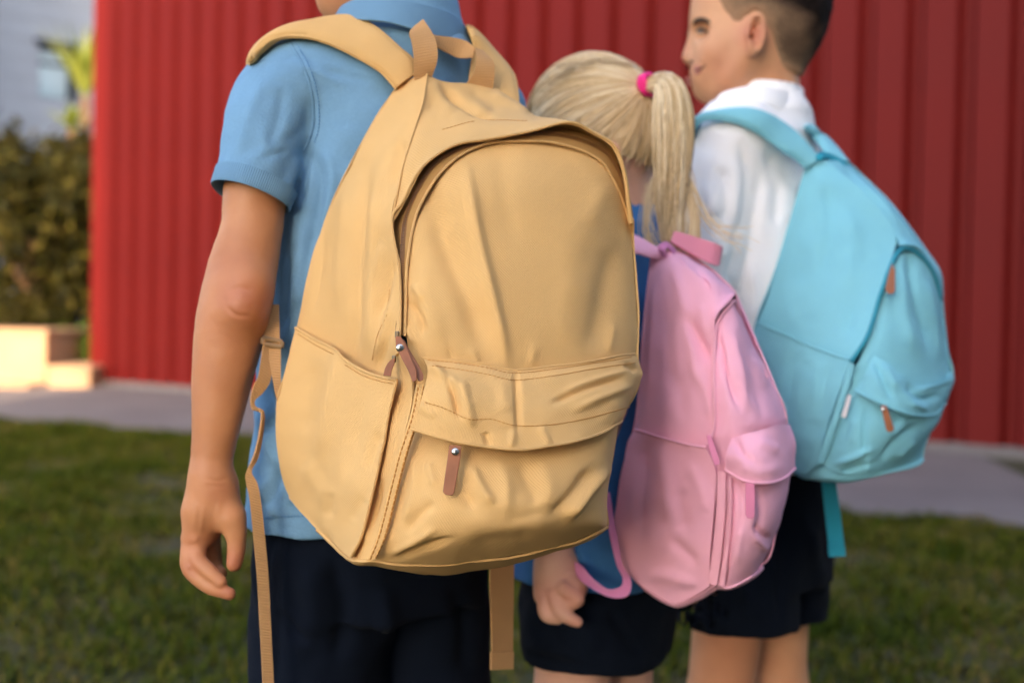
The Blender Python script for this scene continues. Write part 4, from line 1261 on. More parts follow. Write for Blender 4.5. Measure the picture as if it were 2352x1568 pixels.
for k in range(4):
    q = wr + [0, 0, 0.06] + F1 * 0.02 + (k - 1.5) * 0.014 * np.array([0, 0, 1.0])
    F.chain([q, q - R1 * 0.03 + F1 * 0.02, q - R1 * 0.045 - F1 * 0.005], [0.009, 0.0085, 0.0075], 0.006)
Vb, Fb = F.mesh(); Vb = smooth_mesh(Vb, Fb, 2, 0.4)
h = 0.0018
F = Field(at(400, 1400, 1.14) - [0.0, 0.09, 0.0], at(740, 300, 1.14) + [0, 0.07, 0], h)
arm = [(668,200,1.165,.036),(615,340,1.14,.033),(588,440,1.128,.0315),(579,520,1.122,.0300),(557,620,1.114,.0335),(541,700,1.109,.0350),(525,780,1.107,.0330),(509,880,1.105,.0283),(499,960,1.103,.0240),(488,1045,1.102,.0202),(484,1105,1.10,.0190)]
F.chain([at(*a[:3]) for a in arm], [a[3] for a in arm], 0.012)
F.cap(at(566, 660, 1.085), at(560, 705, 1.078), 0.014, 0.012, 0.03)
F.cap(at(484, 1100, 1.10), at(468, 1168, 1.10), 0.0188, 0.0185, 0.012)
F.cap(at(468, 1168, 1.10), at(453, 1228, 1.10), 0.0178, 0.0150, 0.012)
F.cap(at(490, 1125, 1.105), at(478, 1218, 1.112), 0.016, 0.012, 0.014)
F.cap(at(505, 1128, 1.10), at(531, 1188, 1.095), 0.0150, 0.0122, 0.016)
F.cap(at(531, 1188, 1.095), at(542, 1222, 1.093), 0.0122, 0.0092, 0.01)
F.chain([at(542, 1222, 1.093), at(543, 1264, 1.092), at(538, 1294, 1.09)], [.0092, .0088, .0074], 0.005)
for pts in ([(438,1238,1.098,.0090),(435,1300,1.091,.0080),(472,1341,1.085,.0072),(527,1363,1.082,.0062)],
            [(458,1238,1.098,.0092),(453,1284,1.090,.0086),(482,1314,1.084,.0076),(506,1336,1.081,.0062)],
            [(474,1232,1.112,.0088),(484,1282,1.118,.0082),(493,1306,1.116,.0072),(508,1316,1.113,.0060)],
            [(484,1226,1.120,.0090),(491,1278,1.127,.0082),(496,1306,1.124,.0072),(504,1316,1.118,.0062)]):
    F.chain([at(*a[:3]) for a in pts], [a[3] for a in pts], 0.0026)
Va, Fa = F.mesh(); Va = smooth_mesh(Va, Fa, 1, 0.4)
Va = fold_mesh(Va, Fa, [([(470,1098),(500,1104),(526,1098)], 4, -0.7), ([(472,1112),(505,1116),(528,1110)], 4, -0.5), ([(545,680),(560,690),(575,705)], 9, 1.2),
    ([(520,705),(545,724),(575,726)], 5, -1.2), ([(530,668),(552,660),(580,668)], 6, -1.0), ([(505,1150),(500,1180)], 6, 0.8), ([(452,1150),(446,1215)], 5, 0.7), ([(468,1160),(462,1220)], 5, 0.7), ([(437,1262),(455,1262)], 3, -0.6), ([(533,1262),(550,1262)], 4, -0.5), ([(440,1240),(455,1236)], 7, 1.0), ([(430,1298),(440,1304)], 5, 0.8)], 0.4, 60.0, 4)
V, Fc = merge((Vb, Fb), (Va, Fa))
sp = [(at(560,692,1.08), 0.024, 0.95), (at(545,640,1.085), 0.03, 0.25), (at(470,820,1.09), 0.03, 0.18), (at(525,735,1.08), 0.03, 0.35), (at(500,1128,1.09), 0.014, 0.5), (at(440,1240,1.09), 0.014, 0.4), (at(540,1290,1.085), 0.014, 0.7), (at(525,1360,1.075), 0.012, 0.7), (at(505,1342,1.085), 0.010, 0.6), (at(437,1300,1.085), 0.010, 0.5), (at(475,1255,1.1), 0.02, 0.3)]
mesh_obj('body', V, Fc, M_SKIN1, p1, True, None, flush_attr(V, sp))

# polo shirt
lo = np.array([-0.40, 1.00, 0.54]); hi = np.array([0.16, 1.44, 1.17]); h = 0.0032
F = Field(lo, hi, h)
F.rings([xy(C1b, 0.545), xy(C1b, 0.60), xy(C1b, 0.70), xy(C1b, 0.85), xy(C1t, 0.98), xy(C1t, 1.04), xy(C1t, 1.075)],
        [0.139, 0.135, 0.127, 0.120, 0.122, 0.108, 0.085], [0.097, 0.094, 0.089, 0.086, 0.084, 0.076, 0.062], A1, 0.01)
F.cap(xy(C1t, 1.036) - R1 * 0.085, xy(C1t, 1.030) + R1 * 0.070, 0.050, 0.048, 0.03)
F.cap(at(935, 70, 1.215) - [0, 0, 0.02], at(930, 48, 1.215), 0.066, 0.060, 0.03)
G = Field(lo, hi, h)
slv = [(700,196,1.175,.047),(645,222,1.158,.0460),(614,292,1.142,.0420),(586,400,1.126,.0388),(570,480,1.118,.0385)]
G.chain([at(*a[:3]) for a in slv], [a[3] for a in slv], 0.012)
cA, cB = at(485, 425, 1.115), at(664, 483, 1.122)
ax = at(574, 470, 1.118) - at(592, 400, 1.126); ax /= np.linalg.norm(ax)
cm = (cA + cB) / 2; e = (cB - cA) / np.linalg.norm(cB - cA); nn_ = ax - e * (ax @ e); nn_ /= np.linalg.norm(nn_)
G.half(cm - nn_ * 0.014, nn_)
G.cap(at(576, 462, 1.119), at(560, 540, 1.115), 0.0352, 0.0352, 0.002, 'sub')
G2 = Field(lo, hi, h)
shr2 = xy(C1t, 1.022) + R1 * 0.100
G2.chain([shr2, shr2 + R1 * 0.018 - [0, 0, 0.06] + F1 * 0.02, shr2 + R1 * 0.03 - [0, 0, 0.12] + F1 * 0.035], [0.046, 0.042, 0.040], 0.012)
kk = 0.006 + 0.03 * ss(zgrid(F), 0.98, 1.05)
F.a = smin(F.a, G.a, kk); F.a = smin(F.a, G2.a, kk)
F.half(xy(C1b, 0.578), np.array([0, 0, -1.0]))
F.cap(nk - [0, 0, 0.06], nt2, 0.053, 0.056, 0.003, 'sub')
V, Fc = F.mesh(); V = smooth_mesh(V, Fc, 2, 0.45)
V = fold_mesh(V, Fc, [
  ([(655,80),(690,130),(714,200),(721,270),(712,320),(696,345)], 3.2, -1.6), ([(663,86),(700,140),(722,200),(729,280),(720,330)], 5, 0.9),
  ([(712,330),(702,370),(699,420),(694,470)], 6, -4), ([(690,360),(675,400),(655,440)], 11, 3.5), ([(715,225),(700,290),(650,330)], 12, -1.6), ([(605,362),(640,352),(668,340)], 4, -1.6),
  ([(610,180),(575,260),(545,350)], 15, 2.2), ([(650,200),(640,280),(610,340)], 14, -2.2), ([(600,300),(610,340),(570,370)], 12, 1.5),
  ([(655,130),(690,125),(730,140)], 8, -1.5), ([(680,150),(740,170),(790,200)], 10, 1.5), ([(740,160),(800,175),(860,190)], 9, -1.6),
  ([(720,360),(735,420),(722,520),(712,600)], 12, -4), ([(745,340),(765,420),(740,520)], 12, 3), ([(700,500),(690,600),(672,720)], 12, 3), ([(665,560),(655,680),(648,760)], 9, -3),
  ([(600,870),(625,960),(660,1010)], 13, -7), ([(590,930),(620,1020),(650,1080)], 14, 5), ([(640,880),(630,950),(600,1010)], 10, -4.5), ([(650,1080),(625,1130),(610,1170)], 11, -5), ([(600,1100),(618,1160),(640,1190)], 12, 4),
  ([(660,1150),(690,1175),(720,1190)], 9, -3), ([(605,1196),(650,1190),(700,1188),(740,1186)], 2.6, -0.9)], 2.2, 22.0, 9)
mesh_obj('polo_shirt', V, Fc, M_POLO, p1, True, None); SHIRT1 = V
mb = MB()
for line in ([(655,84),(676,115),(700,160),(714,205),(720,255),(718,295),(706,330),(697,348)], [(494,386),(545,394),(600,412),(650,434),(682,449)]):
    P_, nv = on_cloth(line, V, 90, 6, 0.0003); tube(mb, P_, 0.0011, 6, nv)
mb.build('armhole_seam', M_POLO, p1, True)
mb = MB()
for line in ([(668,84),(690,115),(713,160),(727,205),(733,255),(731,300),(720,335)], [(496,378),(545,386),(602,404),(652,426),(686,441)], [(606,1190),(650,1186),(700,1184),(740,1180)]):
    P_, nv = on_cloth(line, V, 90, 6, 0.0004); stitches(mb, P_, nv, 0.0036, 0.0024, 0.0005)
mb.build('stitching', plain('blue_thread', (0.075, 0.20, 0.40), 0.8), p1, True, kind='stuff')
# ribbed cuff
mb = MB()
a_ = e; b_ = np.cross(nn_, a_)
NN = 72; th = np.linspace(0, 2 * np.pi, NN, endpoint=False)
rows_ = []
for t, rr, dr in ((-0.0185, .0398, 0), (-0.0180, .0412, 0), (-0.009, .0408, 0), (-0.001, .0404, 0), (0.0005, .0394, 0), (-0.001, .0380, 0), (-0.017, .0378, 0)):
    wob = 1 + 0.012 * np.sin(3 * th + 1) + 0.01 * np.sin(5 * th)
    rows_.append(cm + nn_ * t + (rr * wob)[:, None] * (np.cos(th)[:, None] * a_ + 0.93 * np.sin(th)[:, None] * b_))
uv = np.stack([np.tile(th * 0.04, len(rows_)), np.repeat(np.linspace(0, 0.03, len(rows_)), NN)], -1)
mb.add(np.concatenate(rows_), [tuple(q) for q in grid_faces(len(rows_), NN, True)], uv)
mb.build('sleeve_cuff', M_POLO_RIB, p1, True)
# collar folded over its stand
mb = MB()
colT = [(775,30,1.185),(790,12,1.165),(830,-2,1.148),(900,0,1.140),(960,10,1.146),(1010,24,1.163),(1045,38,1.188),(1062,56,1.225),(1050,66,1.265),(1000,60,1.29)]
colB = [(770,48,1.180),(784,44,1.155),(828,46,1.138),(890,52,1.130),(947,68,1.134),(1000,86,1.150),(1055,97,1.182),(1083,98,1.225),(1075,100,1.275),(1010,95,1.31)]
A_, B_ = ats(crom(colT, 90)), ats(crom(colB, 90))
band_w(mb, A_, B_, 0.002, 0.0008, 6)
inn = A_ + (np.array([*(C1t + [0.0, -0.0]), 0]) - np.c_[A_[:, :2], 0 * A_[:, 2]]) * 0.06 - [0, 0, 0.002]
band_w(mb, A_ - [0, 0, 0.001], inn - [0, 0, 0.02], 0.0014, 0, 3)
o = mb.build('collar', M_POLO_RIB, p1, True)
# hem stitching of shirt
V, Fc = shorts_mesh(C1b + np.array([0.004, 0.0]), A1, 0.64, 0.55, 0.30, 0.30, 0.123, 0.096, 0.060, 0.074,
  [([(640,1235),(632,1350),(628,1460),(620,1568)], 4, 1.6), ([(652,1240),(645,1350),(640,1460),(632,1568)], 4, -1.8), ([(700,1300),(720,1400),(690,1500)], 26, 4), ([(760,1280),(790,1400),(770,1520)], 24, -5),
   ([(640,1400),(680,1450),(720,1470)], 14, -4), ([(1050,1350),(1070,1450),(1060,1550)], 20, -4), ([(880,1350),(890,1480)], 26, 4)])
mesh_obj('shorts', V, Fc, M_NAVY, p1)
shoes(C1b, A1, 0.062, p1)
# short dark hair (out of the picture above)
F = Field(hd - 0.14, hd + 0.16, 0.006)
F.ell(hd + [0.012, 0, 0.026], (0.097, 0.078, 0.100), RH, 0.02)
F.half(hd + [0, 0, -0.03], -(np.array([0, 0, 1.0]) - face * 0.45)); F.half(hd + face * 0.06, face * 0.8 - np.array([0, 0, 0.6]))
V, Fc = F.mesh(); V = V + 0.002 * fbm(V * 90, 2, 3)[:, None] * vert_normals(V, Fc)
M_DHAIR = plain('dark_hair', (0.022, 0.014, 0.011), 0.45, vary=0.4, scale=120, bump=0.6)
mesh_obj('hair', V, Fc, M_DHAIR, p1)

# ------------------------------------------------------------------ girl
A3 = axes(62); R3, F3 = A3[:, 0], A3[:, 1]
C3b = at(1378, 1400, 1.40)[:2]; C3t = at(1400, 600, 1.41)[:2]
p3 = thing('person', 'small girl with long blond ponytail wearing the pink backpack', 'person', (C3b[0], C3b[1], 0))
z3 = lambda v, d=1.40, u=1390: at(u, v, d)[2]
HD3 = at(1366, 300, 1.43)
fc3 = np.array([-0.80, 0.38, -0.46]); fc3 /= np.linalg.norm(fc3); fs3 = np.cross(fc3, [0, 0, 1.0]); fs3 /= np.linalg.norm(fs3)
RH3 = np.stack([fc3, fs3, np.cross(fs3, fc3)], 1)
zsh = z3(545)
F = Field(np.array([C3b[0] - 0.25, 1.10, 0.0]), np.array([C3b[0] + 0.25, 1.68, 1.16]), 0.005)
F.rings([xy(C3b, 0.40), xy(C3b, 0.50), xy(C3b * 0.5 + C3t * 0.5, 0.70), xy(C3t, zsh - 0.06), xy(C3t, zsh)], [0.098, 0.093, 0.088, 0.095, 0.075], [0.07, 0.065, 0.06, 0.06, 0.045], A3, 0.03)
leg_set(F, C3b, A3, 0.46, 0.052, 0.050, 0.039, 0.028, -0.02)
F.cap(at(1440, 540, 1.42), at(1418, 400, 1.42), 0.038, 0.036, 0.03)
F.ell(HD3, (0.086, 0.070, 0.092), RH3, 0.02)
F.cap(HD3 + fc3 * 0.035 - [0, 0, 0.03], HD3 + fc3 * 0.075 - RH3[:, 2] * 0.075, 0.045, 0.022, 0.03)
F.cap(HD3 + fc3 * 0.086, HD3 + fc3 * 0.100 - RH3[:, 2] * 0.025, 0.008, 0.009, 0.012)
F.ell(at(1392, 330, 1.365), (0.016, 0.007, 0.026), RH3, 0.008)
sh3 = xy(C3t, zsh - 0.02)
for s in (1,):
    e_ = sh3 + R3 * 0.12 - [0, 0, 0.17] + F3 * 0.02; F.chain([sh3 + R3 * 0.095, e_, e_ + F3 * 0.12 + [0, 0, 0.10]], [0.036, 0.029, 0.02], 0.02)
F.chain([sh3 - R3 * 0.095, at(1395, 850, 1.33), at(1330, 1080, 1.30), at(1276, 1230, 1.292)], [0.037, 0.031, 0.028, 0.0225], 0.02)
Vb, Fb = F.mesh(); Vb = smooth_mesh(Vb, Fb, 2, 0.4)
F = Field(at(1170, 1460, 1.30) - [0, 0.08, 0], at(1390, 1180, 1.30) + [0, 0.07, 0], 0.002)
F.chain([at(1285, 1200, 1.294), at(1272, 1270, 1.29), at(1268, 1320, 1.285), at(1258, 1362, 1.28)], [.0228, .0218, .0215, .0165], 0.012)
F.cap(at(1285, 1310, 1.285), at(1295, 1350, 1.272), 0.018, 0.014, 0.014)
F.cap(at(1300, 1300, 1.29), at(1318, 1335, 1.275), 0.014, 0.010, 0.012)
for pts in ([(1314,1334,1.268,.0098),(1330,1356,1.260,.0090),(1308,1374,1.264,.0084)], [(1296,1352,1.260,.0096),(1326,1374,1.252,.0088),(1303,1388,1.256,.0080)],
            [(1274,1366,1.264,.0098),(1288,1402,1.256,.0090),(1308,1418,1.252,.0078),(1326,1427,1.250,.0064)], [(1252,1372,1.270,.0098),(1256,1408,1.263,.0090),(1280,1418,1.259,.0076)],
            [(1316,1318,1.283,.0100),(1334,1342,1.279,.0088),(1330,1362,1.272,.0076)]):
    F.chain([at(*a[:3]) for a in pts], [a[3] for a in pts], 0.0028)
Va, Fa = F.mesh(); Va = smooth_mesh(Va, Fa, 1, 0.4)
V, Fc = merge((Vb, Fb), (Va, Fa))
mesh_obj('body', V, Fc, M_SKIN3, p3, True, None, flush_attr(V, [(at(1262,1370,1.26), 0.02, 0.5), (at(1320,1365,1.25), 0.02, 0.6), (at(1322,1427,1.25), 0.01, 0.7), (at(1392,330,1.36), 0.02, 0.6), (at(1300,250,1.36), 0.03, 0.3)]))
# shirt
lo = np.array([C3b[0] - 0.24, 1.14, 0.46]); hi = np.array([C3b[0] + 0.25, 1.66, 1.0])
F = Field(lo, hi, 0.004)
zh3 = z3(1312)
F.rings([xy(C3b, zh3 - 0.03), xy(C3b, zh3 + 0.04), xy(C3b * 0.5 + C3t * 0.5, 0.70), xy(C3t, zsh - 0.08), xy(C3t, zsh - 0.02), xy(C3t, zsh + 0.015)], [0.128, 0.120, 0.108, 0.108, 0.098, 0.072], [0.103, 0.093, 0.076, 0.074, 0.062, 0.048], A3, 0.01)
F.cap(sh3 - R3 * 0.07, sh3 + R3 * 0.07, 0.040, 0.040, 0.03)
F.cap(at(1438, 545, 1.42), at(1436, 500, 1.42), 0.050, 0.045, 0.03)
G = Field(lo, hi, 0.004)
G.chain([sh3 - R3 * 0.093, (sh3 - R3 * 0.093) * 0.5 + at(1397, 830, 1.332) * 0.5, at(1397, 830, 1.332)], [0.045, 0.043, 0.041], 0.01); G.half(at(1400, 785, 1.335), np.array([0, -0.1, -1.0]))
G.cap(at(1400, 760, 1.335), at(1396, 880, 1.33), 0.036, 0.036, 0.002, 'sub')
F.a = smin(F.a, G.a, 0.012)
G = Field(lo, hi, 0.004); G.cap(sh3 + R3 * 0.085, sh3 + R3 * 0.11 - [0, 0, 0.1], 0.042, 0.038, 0.01); F.a = smin(F.a, G.a, 0.012)
F.half(xy(C3b, zh3), np.array([0, 0, -1.0]))
F.cap(at(1440, 560, 1.42), at(1430, 430, 1.42), 0.040, 0.042, 0.003, 'sub')
V, Fc = F.mesh(); V = smooth_mesh(V, Fc, 2, 0.4)
V = fold_mesh(V, Fc, [([(1345,1270),(1365,1295),(1385,1312)], 8, -3), ([(1330,1250),(1350,1300)], 8, 2)], 2.5, 22, 31)
mesh_obj('polo_shirt', V, Fc, M_POLO2, p3); SHIRT3 = V
mb = MB(); band(mb, [(1400,470,1.38),(1440,478,1.372),(1475,480,1.39),(1500,486,1.44)], [(1395,505,1.372),(1440,520,1.36),(1490,530,1.375),(1522,525,1.44)], 0.002, 0.001, 5)
mb.build('collar', M_POLO, p3, True)
V, Fc = shorts_mesh(C3b, A3, zh3 + 0.05, z3(1380), at(1330, 1492, 1.325)[2], at(1500, 1478, 1.40)[2], 0.113, 0.089, 0.053, 0.063, [([(1290,1330),(1285,1400),(1290,1490)], 7, -2.5), ([(1400,1400),(1430,1450),(1470,1500)], 16, -4), ([(1350,1430),(1370,1500)], 16, 3)], flare=1.06)
mesh_obj('shorts', V, Fc, M_NAVY, p3)
shoes(C3b, A3, 0.052, p3, -0.02)

# blond hair: cap of strands drawn back to the tie, then the ponytail
def hair_mat(name, c0, c1, c2):
    m, nt, b = mat_new(name); L = nt.links
    a = N_(nt, 'ShaderNodeAttribute'); a.attribute_name = 'tone'
    L.new(ramp(nt, a.outputs['Fac'], [(0.0, c0), (0.5, c1), (1.0, c2)]), b.inputs['Base Color'])
    b.inputs['Roughness'].default_value = 0.38; b.inputs['Specular IOR Level'].default_value = 0.5
    return m
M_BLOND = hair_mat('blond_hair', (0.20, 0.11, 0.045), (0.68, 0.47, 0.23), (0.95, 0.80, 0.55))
def strands(paths, r0, r1, name, mat, parent, tones, kind='stuff', sides=3):
    n, m = paths.shape[:2]
    T = np.gradient(paths, axis=1); T /= np.linalg.norm(T, axis=2, keepdims=True) + 1e-9
    ref = np.array([0.31, -0.8, 0.52]); Sx = np.cross(T, ref); Sx /= np.linalg.norm(Sx, axis=2, keepdims=True) + 1e-9; Ny = np.cross(Sx, T)
    rad = np.linspace(r0, r1, m)[None, :, None, None]
    a = np.linspace(0, 2 * np.pi, sides, endpoint=False)
    V = paths[:, :, None] + rad * (np.cos(a)[None, None, :, None] * Sx[:, :, None] + np.sin(a)[None, None, :, None] * Ny[:, :, None])
    f1 = grid_faces(m, sides, True)
    Fc = (f1[None] + (np.arange(n) * m * sides)[:, None, None]).reshape(-1, 4)
    return mesh_obj(name, V.reshape(-1, 3), Fc, mat, parent, True, None, {'tone': np.repeat(tones, m * sides)}, kind=kind)
TIE = at(1487, 197, 1.368)
rad3 = np.array([0.0895, 0.0735, 0.0955])
toU = lambda p: ((p - HD3) @ RH3) / rad3
tu = toU(TIE); tu /= np.linalg.norm(tu)
# scalp underlay
F = Field(HD3 - 0.13, HD3 + 0.13, 0.004)
F.ell(HD3, rad3 - 0.0015, RH3, 0.01)
# keep the hair side: behind a plane from forehead to nape
hn = fc3 * 0.72 - RH3[:, 2] * 0.70; hn /= np.linalg.norm(hn)
F.half(HD3 + fc3 * 0.030 + RH3[:, 2] * 0.0, hn)
V, Fc = F.mesh()
hair3 = mesh_obj('hair', V, Fc, M_BLOND, p3, True, None, {'tone': np.full(len(V), 0.22)})
ns = 6500
dirs = rng.normal(size=(ns * 4, 3)); dirs /= np.linalg.norm(dirs, axis=1, keepdims=True)
W_ = (dirs * rad3) @ RH3.T
off = (W_ - fc3 * 0.030) @ hn
dirs = dirs[(off < 0.004 + 0.006 * rng.normal(size=len(off)))][:ns]
# start most strands near the hairline so the sweep reads
W_ = (dirs * rad3) @ RH3.T; off = (W_ - fc3 * 0.030) @ hn
m_ = 14; t_ = np.linspace(0, 1, m_)
om = np.arccos(np.clip(dirs @ tu, -0.999, 0.999))[:, None]
sl = (np.sin((1 - t_) * om)[:, :, None] * dirs[:, None] + np.sin(t_ * om)[:, :, None] * tu) / np.sin(om)[:, :, None]
lift = 1.0 + 0.012 * rng.random((len(dirs), 1, 1)) + 0.03 * np.sin(np.pi * t_)[None, :, None] * rng.random((len(dirs), 1, 1)) ** 3 + 0.02 * (t_ ** 6)[None, :, None]
PTH = HD3 + (sl * lift * rad3) @ RH3.T
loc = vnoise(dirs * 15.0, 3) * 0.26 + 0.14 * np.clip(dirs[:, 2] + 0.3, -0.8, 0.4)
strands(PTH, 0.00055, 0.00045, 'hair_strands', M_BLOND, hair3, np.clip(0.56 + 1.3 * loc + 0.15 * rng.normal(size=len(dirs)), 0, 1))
# hair tie
mb = MB(); axt = (TIE - HD3); axt /= np.linalg.norm(axt)
a_ = np.cross(axt, [0, 0, 1.0]); a_ /= np.linalg.norm(a_); b_ = np.cross(axt, a_)
for q in range(3):
    th = np.linspace(0, 2 * np.pi, 40)
    rr_ = 0.0115 + 0.001 * np.sin(3 * th + q)
    ring = TIE + axt * (0.002 + 0.0035 * (q - 1)) + rr_[:, None] * (np.cos(th)[:, None] * a_ + np.sin(th)[:, None] * b_)
    tube(mb, ring, 0.0042, 8, np.tile(axt, (40, 1)))
o = mb.build('hair_tie', plain('pink_elastic', (0.85, 0.02, 0.22), 0.6), None, True)
tag(o, 'bright pink elastic hair tie around the girl\'s blond ponytail', 'hair tie')
# ponytail
cen = crom([(1490,197,1.366),(1508,189,1.345),(1530,193,1.33),(1543,230,1.322),(1545,310,1.318),(1541,400,1.315),(1536,480,1.312),(1542,560,1.305),(1556,640,1.30)], 30)
CEN = ats(cen)
Tn, Sn, Nn = frames(CEN, np.tile(np.array([0, -1.0, 0.1]), (30, 1)))
wid = np.interp(np.linspace(0, 1, 30), [0, .05, .12, .25, .45, .65, .8, 1.0], [.009, .013, .019, .0255, .0270, .026, .020, .010])
npn = 2400
ang = rng.random(npn) * 2 * np.pi; rr_ = np.sqrt(rng.random(npn))
ph = rng.random(npn) * 6.28; am = 0.004 * rng.random(npn)
L_ = np.clip(0.84 + 0.16 * rng.normal(size=npn) + 0.08 * (rr_ < 0.5), 0.5, 1.0)
m_ = 20; tt = np.linspace(0, 1, m_)
cl = rng.integers(0, 26, npn)                                   # locks that part lower down
cdir = rng.random(26) * 2 * np.pi; cr_ = np.sqrt(rng.random(26)) * 0.9
PTH = np.zeros((npn, m_, 3))
for i in range(npn):
    s_ = tt * L_[i] * 29
    P_ = np.stack([np.interp(s_, np.arange(30), CEN[:, k]) for k in range(3)], 1)
    S_ = np.stack([np.interp(s_, np.arange(30), Sn[:, k]) for k in range(3)], 1); N2 = np.stack([np.interp(s_, np.arange(30), Nn[:, k]) for k in range(3)], 1)
    w_ = np.interp(s_, np.arange(30), wid)
    clump = ss(tt * L_[i], 0.15, 0.9) * 0.80
    x_ = (rr_[i] * math.cos(ang[i])) * (1 - clump) + cr_[cl[i]] * math.cos(cdir[cl[i]]) * clump
    y_ = (rr_[i] * math.sin(ang[i])) * (1 - clump) + cr_[cl[i]] * math.sin(cdir[cl[i]]) * clump
    wv = am[i] * np.sin(tt * 5 + ph[i])
    PTH[i] = P_ + S_ * (x_ * w_ + wv * tt)[:, None] + N2 * (y_ * w_ * 0.75)[:, None]
tn = 0.58 + 0.24 * np.sin(cl * 2.7) + 0.15 * rng.normal(size=npn) + 0.08 * np.cos(ang)
strands(PTH, 0.00065, 0.0003, 'ponytail', M_BLOND, hair3, np.clip(tn, 0, 1))
# loose wisps lower down
ws = []
for k, cnt in ((0, 70), (1, 16), (2, 120), (3, 34), (4, 40)):
    for i in range(cnt):
        q = [[(1572,400,1.315),(1590,480,1.31),(1594,550,1.305),(1582,605,1.30)], [(1580,420,1.315),(1608,480,1.31),(1640,525,1.30),(1698,548,1.295)],
             [(1530,470,1.312),(1534,540,1.305),(1548,600,1.30),(1572,662,1.296)], [(1500,420,1.318),(1486,490,1.312),(1490,540,1.305),(1518,578,1.30)],
             [(1560,430,1.312),(1568,500,1.306),(1560,560,1.30),(1548,600,1.297)]][k]
        q = np.array(q, float); sp_ = 20 if k == 1 else 11
        q[:, 0] += rng.normal() * 6 + np.linspace(0, 1, 4) ** 1.5 * rng.normal() * sp_; q[:, 1] += rng.normal() * 12; q[-1, 1] += rng.normal() * sp_
        ws.append(ats(crom(q, 16)))
for i in range(60):
    u0 = 1300 + 180 * rng.random(); v0 = 150 + 18 * abs(u0 - 1400) / 100 + 10 * rng.random()
    q = np.array([(u0, v0, 1.39), (u0 - 12, v0 - 16 - 6 * rng.random(), 1.38), (u0 - 34 - 10 * rng.random(), v0 - 14, 1.375), (u0 - 55, v0 + 6, 1.37)])
    ws.append(ats(crom(q, 16)))
strands(np.array(ws), 0.0005, 0.0003, 'loose_hair', M_BLOND, hair3, np.clip(0.7 + 0.15 * rng.normal(size=len(ws)), 0, 1))

# ------------------------------------------------------------------ boy in the white shirt
DB = 1.60
A2 = axes(58); R2, F2 = A2[:, 0], A2[:, 1]
C2b = at(1742, 1300, DB)[:2]; C2t = at(1735, 400, DB)[:2]
p2 = thing('person', 'boy with faded dark hair in white shirt wearing the turquoise backpack', 'person', (C2b[0], C2b[1], 0))
F = Field(np.array([C2b[0] - 0.27, DB - 0.27, 0.0]), np.array([C2b[0] + 0.27, DB + 0.27, 1.16]), 0.006)
F.rings([xy(C2b, 0.50), xy(C2b, 0.62), xy(C2b, 0.85), xy(C2t, 0.98), xy(C2t, 1.04)], [0.115, 0.108, 0.103, 0.112, 0.09], [0.075, 0.07, 0.068, 0.065, 0.055], A2, 0.03)
leg_set(F, C2b, A2, 0.57, 0.060, 0.056, 0.044, 0.030, -0.02)
sh2 = xy(C2t, at(1735, 330, DB)[2])
for s in (-1, 1):
    e_ = sh2 + R2 * 0.145 * s - [0, 0, 0.22] + F2 * 0.03
    F.chain([sh2 + R2 * 0.112 * s - [0, 0, 0.028 if s < 0 else 0.0], e_, e_ + F2 * 0.12 + [0, 0, 0.08] - R2 * 0.03 * s, e_ + F2 * 0.17 + [0, 0, 0.11] - R2 * 0.04 * s], [0.042, 0.034, 0.024, 0.026], 0.02)
Vb, Fb = F.mesh(); Vb = smooth_mesh(Vb, Fb, 2, 0.4)
# head, in profile
DH = 1.60
F = Field(at(1545, 290, DH) - [0, 0.12, 0], at(1930, -190, DH) + [0, 0.12, 0], 0.0028)
XH = np.stack([np.array([-1.0, 0.06, 0]) / math.hypot(1, .06), np.array([0.06, 1.0, 0]) / math.hypot(1, .06), [0, 0, 1.0]], 1)
F.ell(at(1748, -8, DH), (0.091, 0.072, 0.098), XH, 0.02)
for s in (-1, 1):
    F.chain([at(1644, -10, DH + .026 * s), at(1637, 45, DH + .026 * s), at(1646, 84, DH + .03 * s), at(1650, 130, DH + .030 * s), at(1640, 175, DH + .016 * s)], [.031, .0255, .025, .029, .024], 0.02)
    F.chain([at(1630, 202, DH + .008 * s), at(1672, 188, DH + .038 * s), at(1712, 135, DH + .050 * s), at(1722, 100, DH + .054 * s)], [.0165, .019, .019, .018], 0.025)
    F.cap(at(1594, 136, DH + .010 * s), at(1600, 138, DH + .013 * s), .0070, .0060, 0.005)
    F.cap(at(1612, 168, DH + .024 * s), at(1640, 130, DH + .034 * s), 0.012, 0.016, 0.02)
F.ell(at(1690, 80, DH), (0.06, 0.058, 0.07), XH, 0.03)
F.chain([at(1602, 70, DH), at(1590, 104, DH), at(1582, 129, DH)], [.0085, .0088, .0092], 0.008)
F.cap(at(1584, 134, DH), at(1606, 144, DH), .0075, .0075, 0.006)
F.ell(at(1603, 153, DH), (0.0085, 0.019, 0.0058), XH, 0.005); F.ell(at(1605, 170, DH), (0.0085, 0.018, 0.0062), XH, 0.005)
F.chain([at(1590, 162, DH), at(1603, 161, DH - .018), at(1620, 157, DH - .030), at(1632, 150, DH - .037)], [.0030, .0030, .0028, .0018], 0.003, 'sub')
F.cap(at(1600, 72, DH - .028), at(1614, 71, DH - .042), .0100, .0105, 0.010, 'sub')
F.cap(at(1755, 250, DH), at(1748, 60, DH), 0.049, 0.052, 0.03)
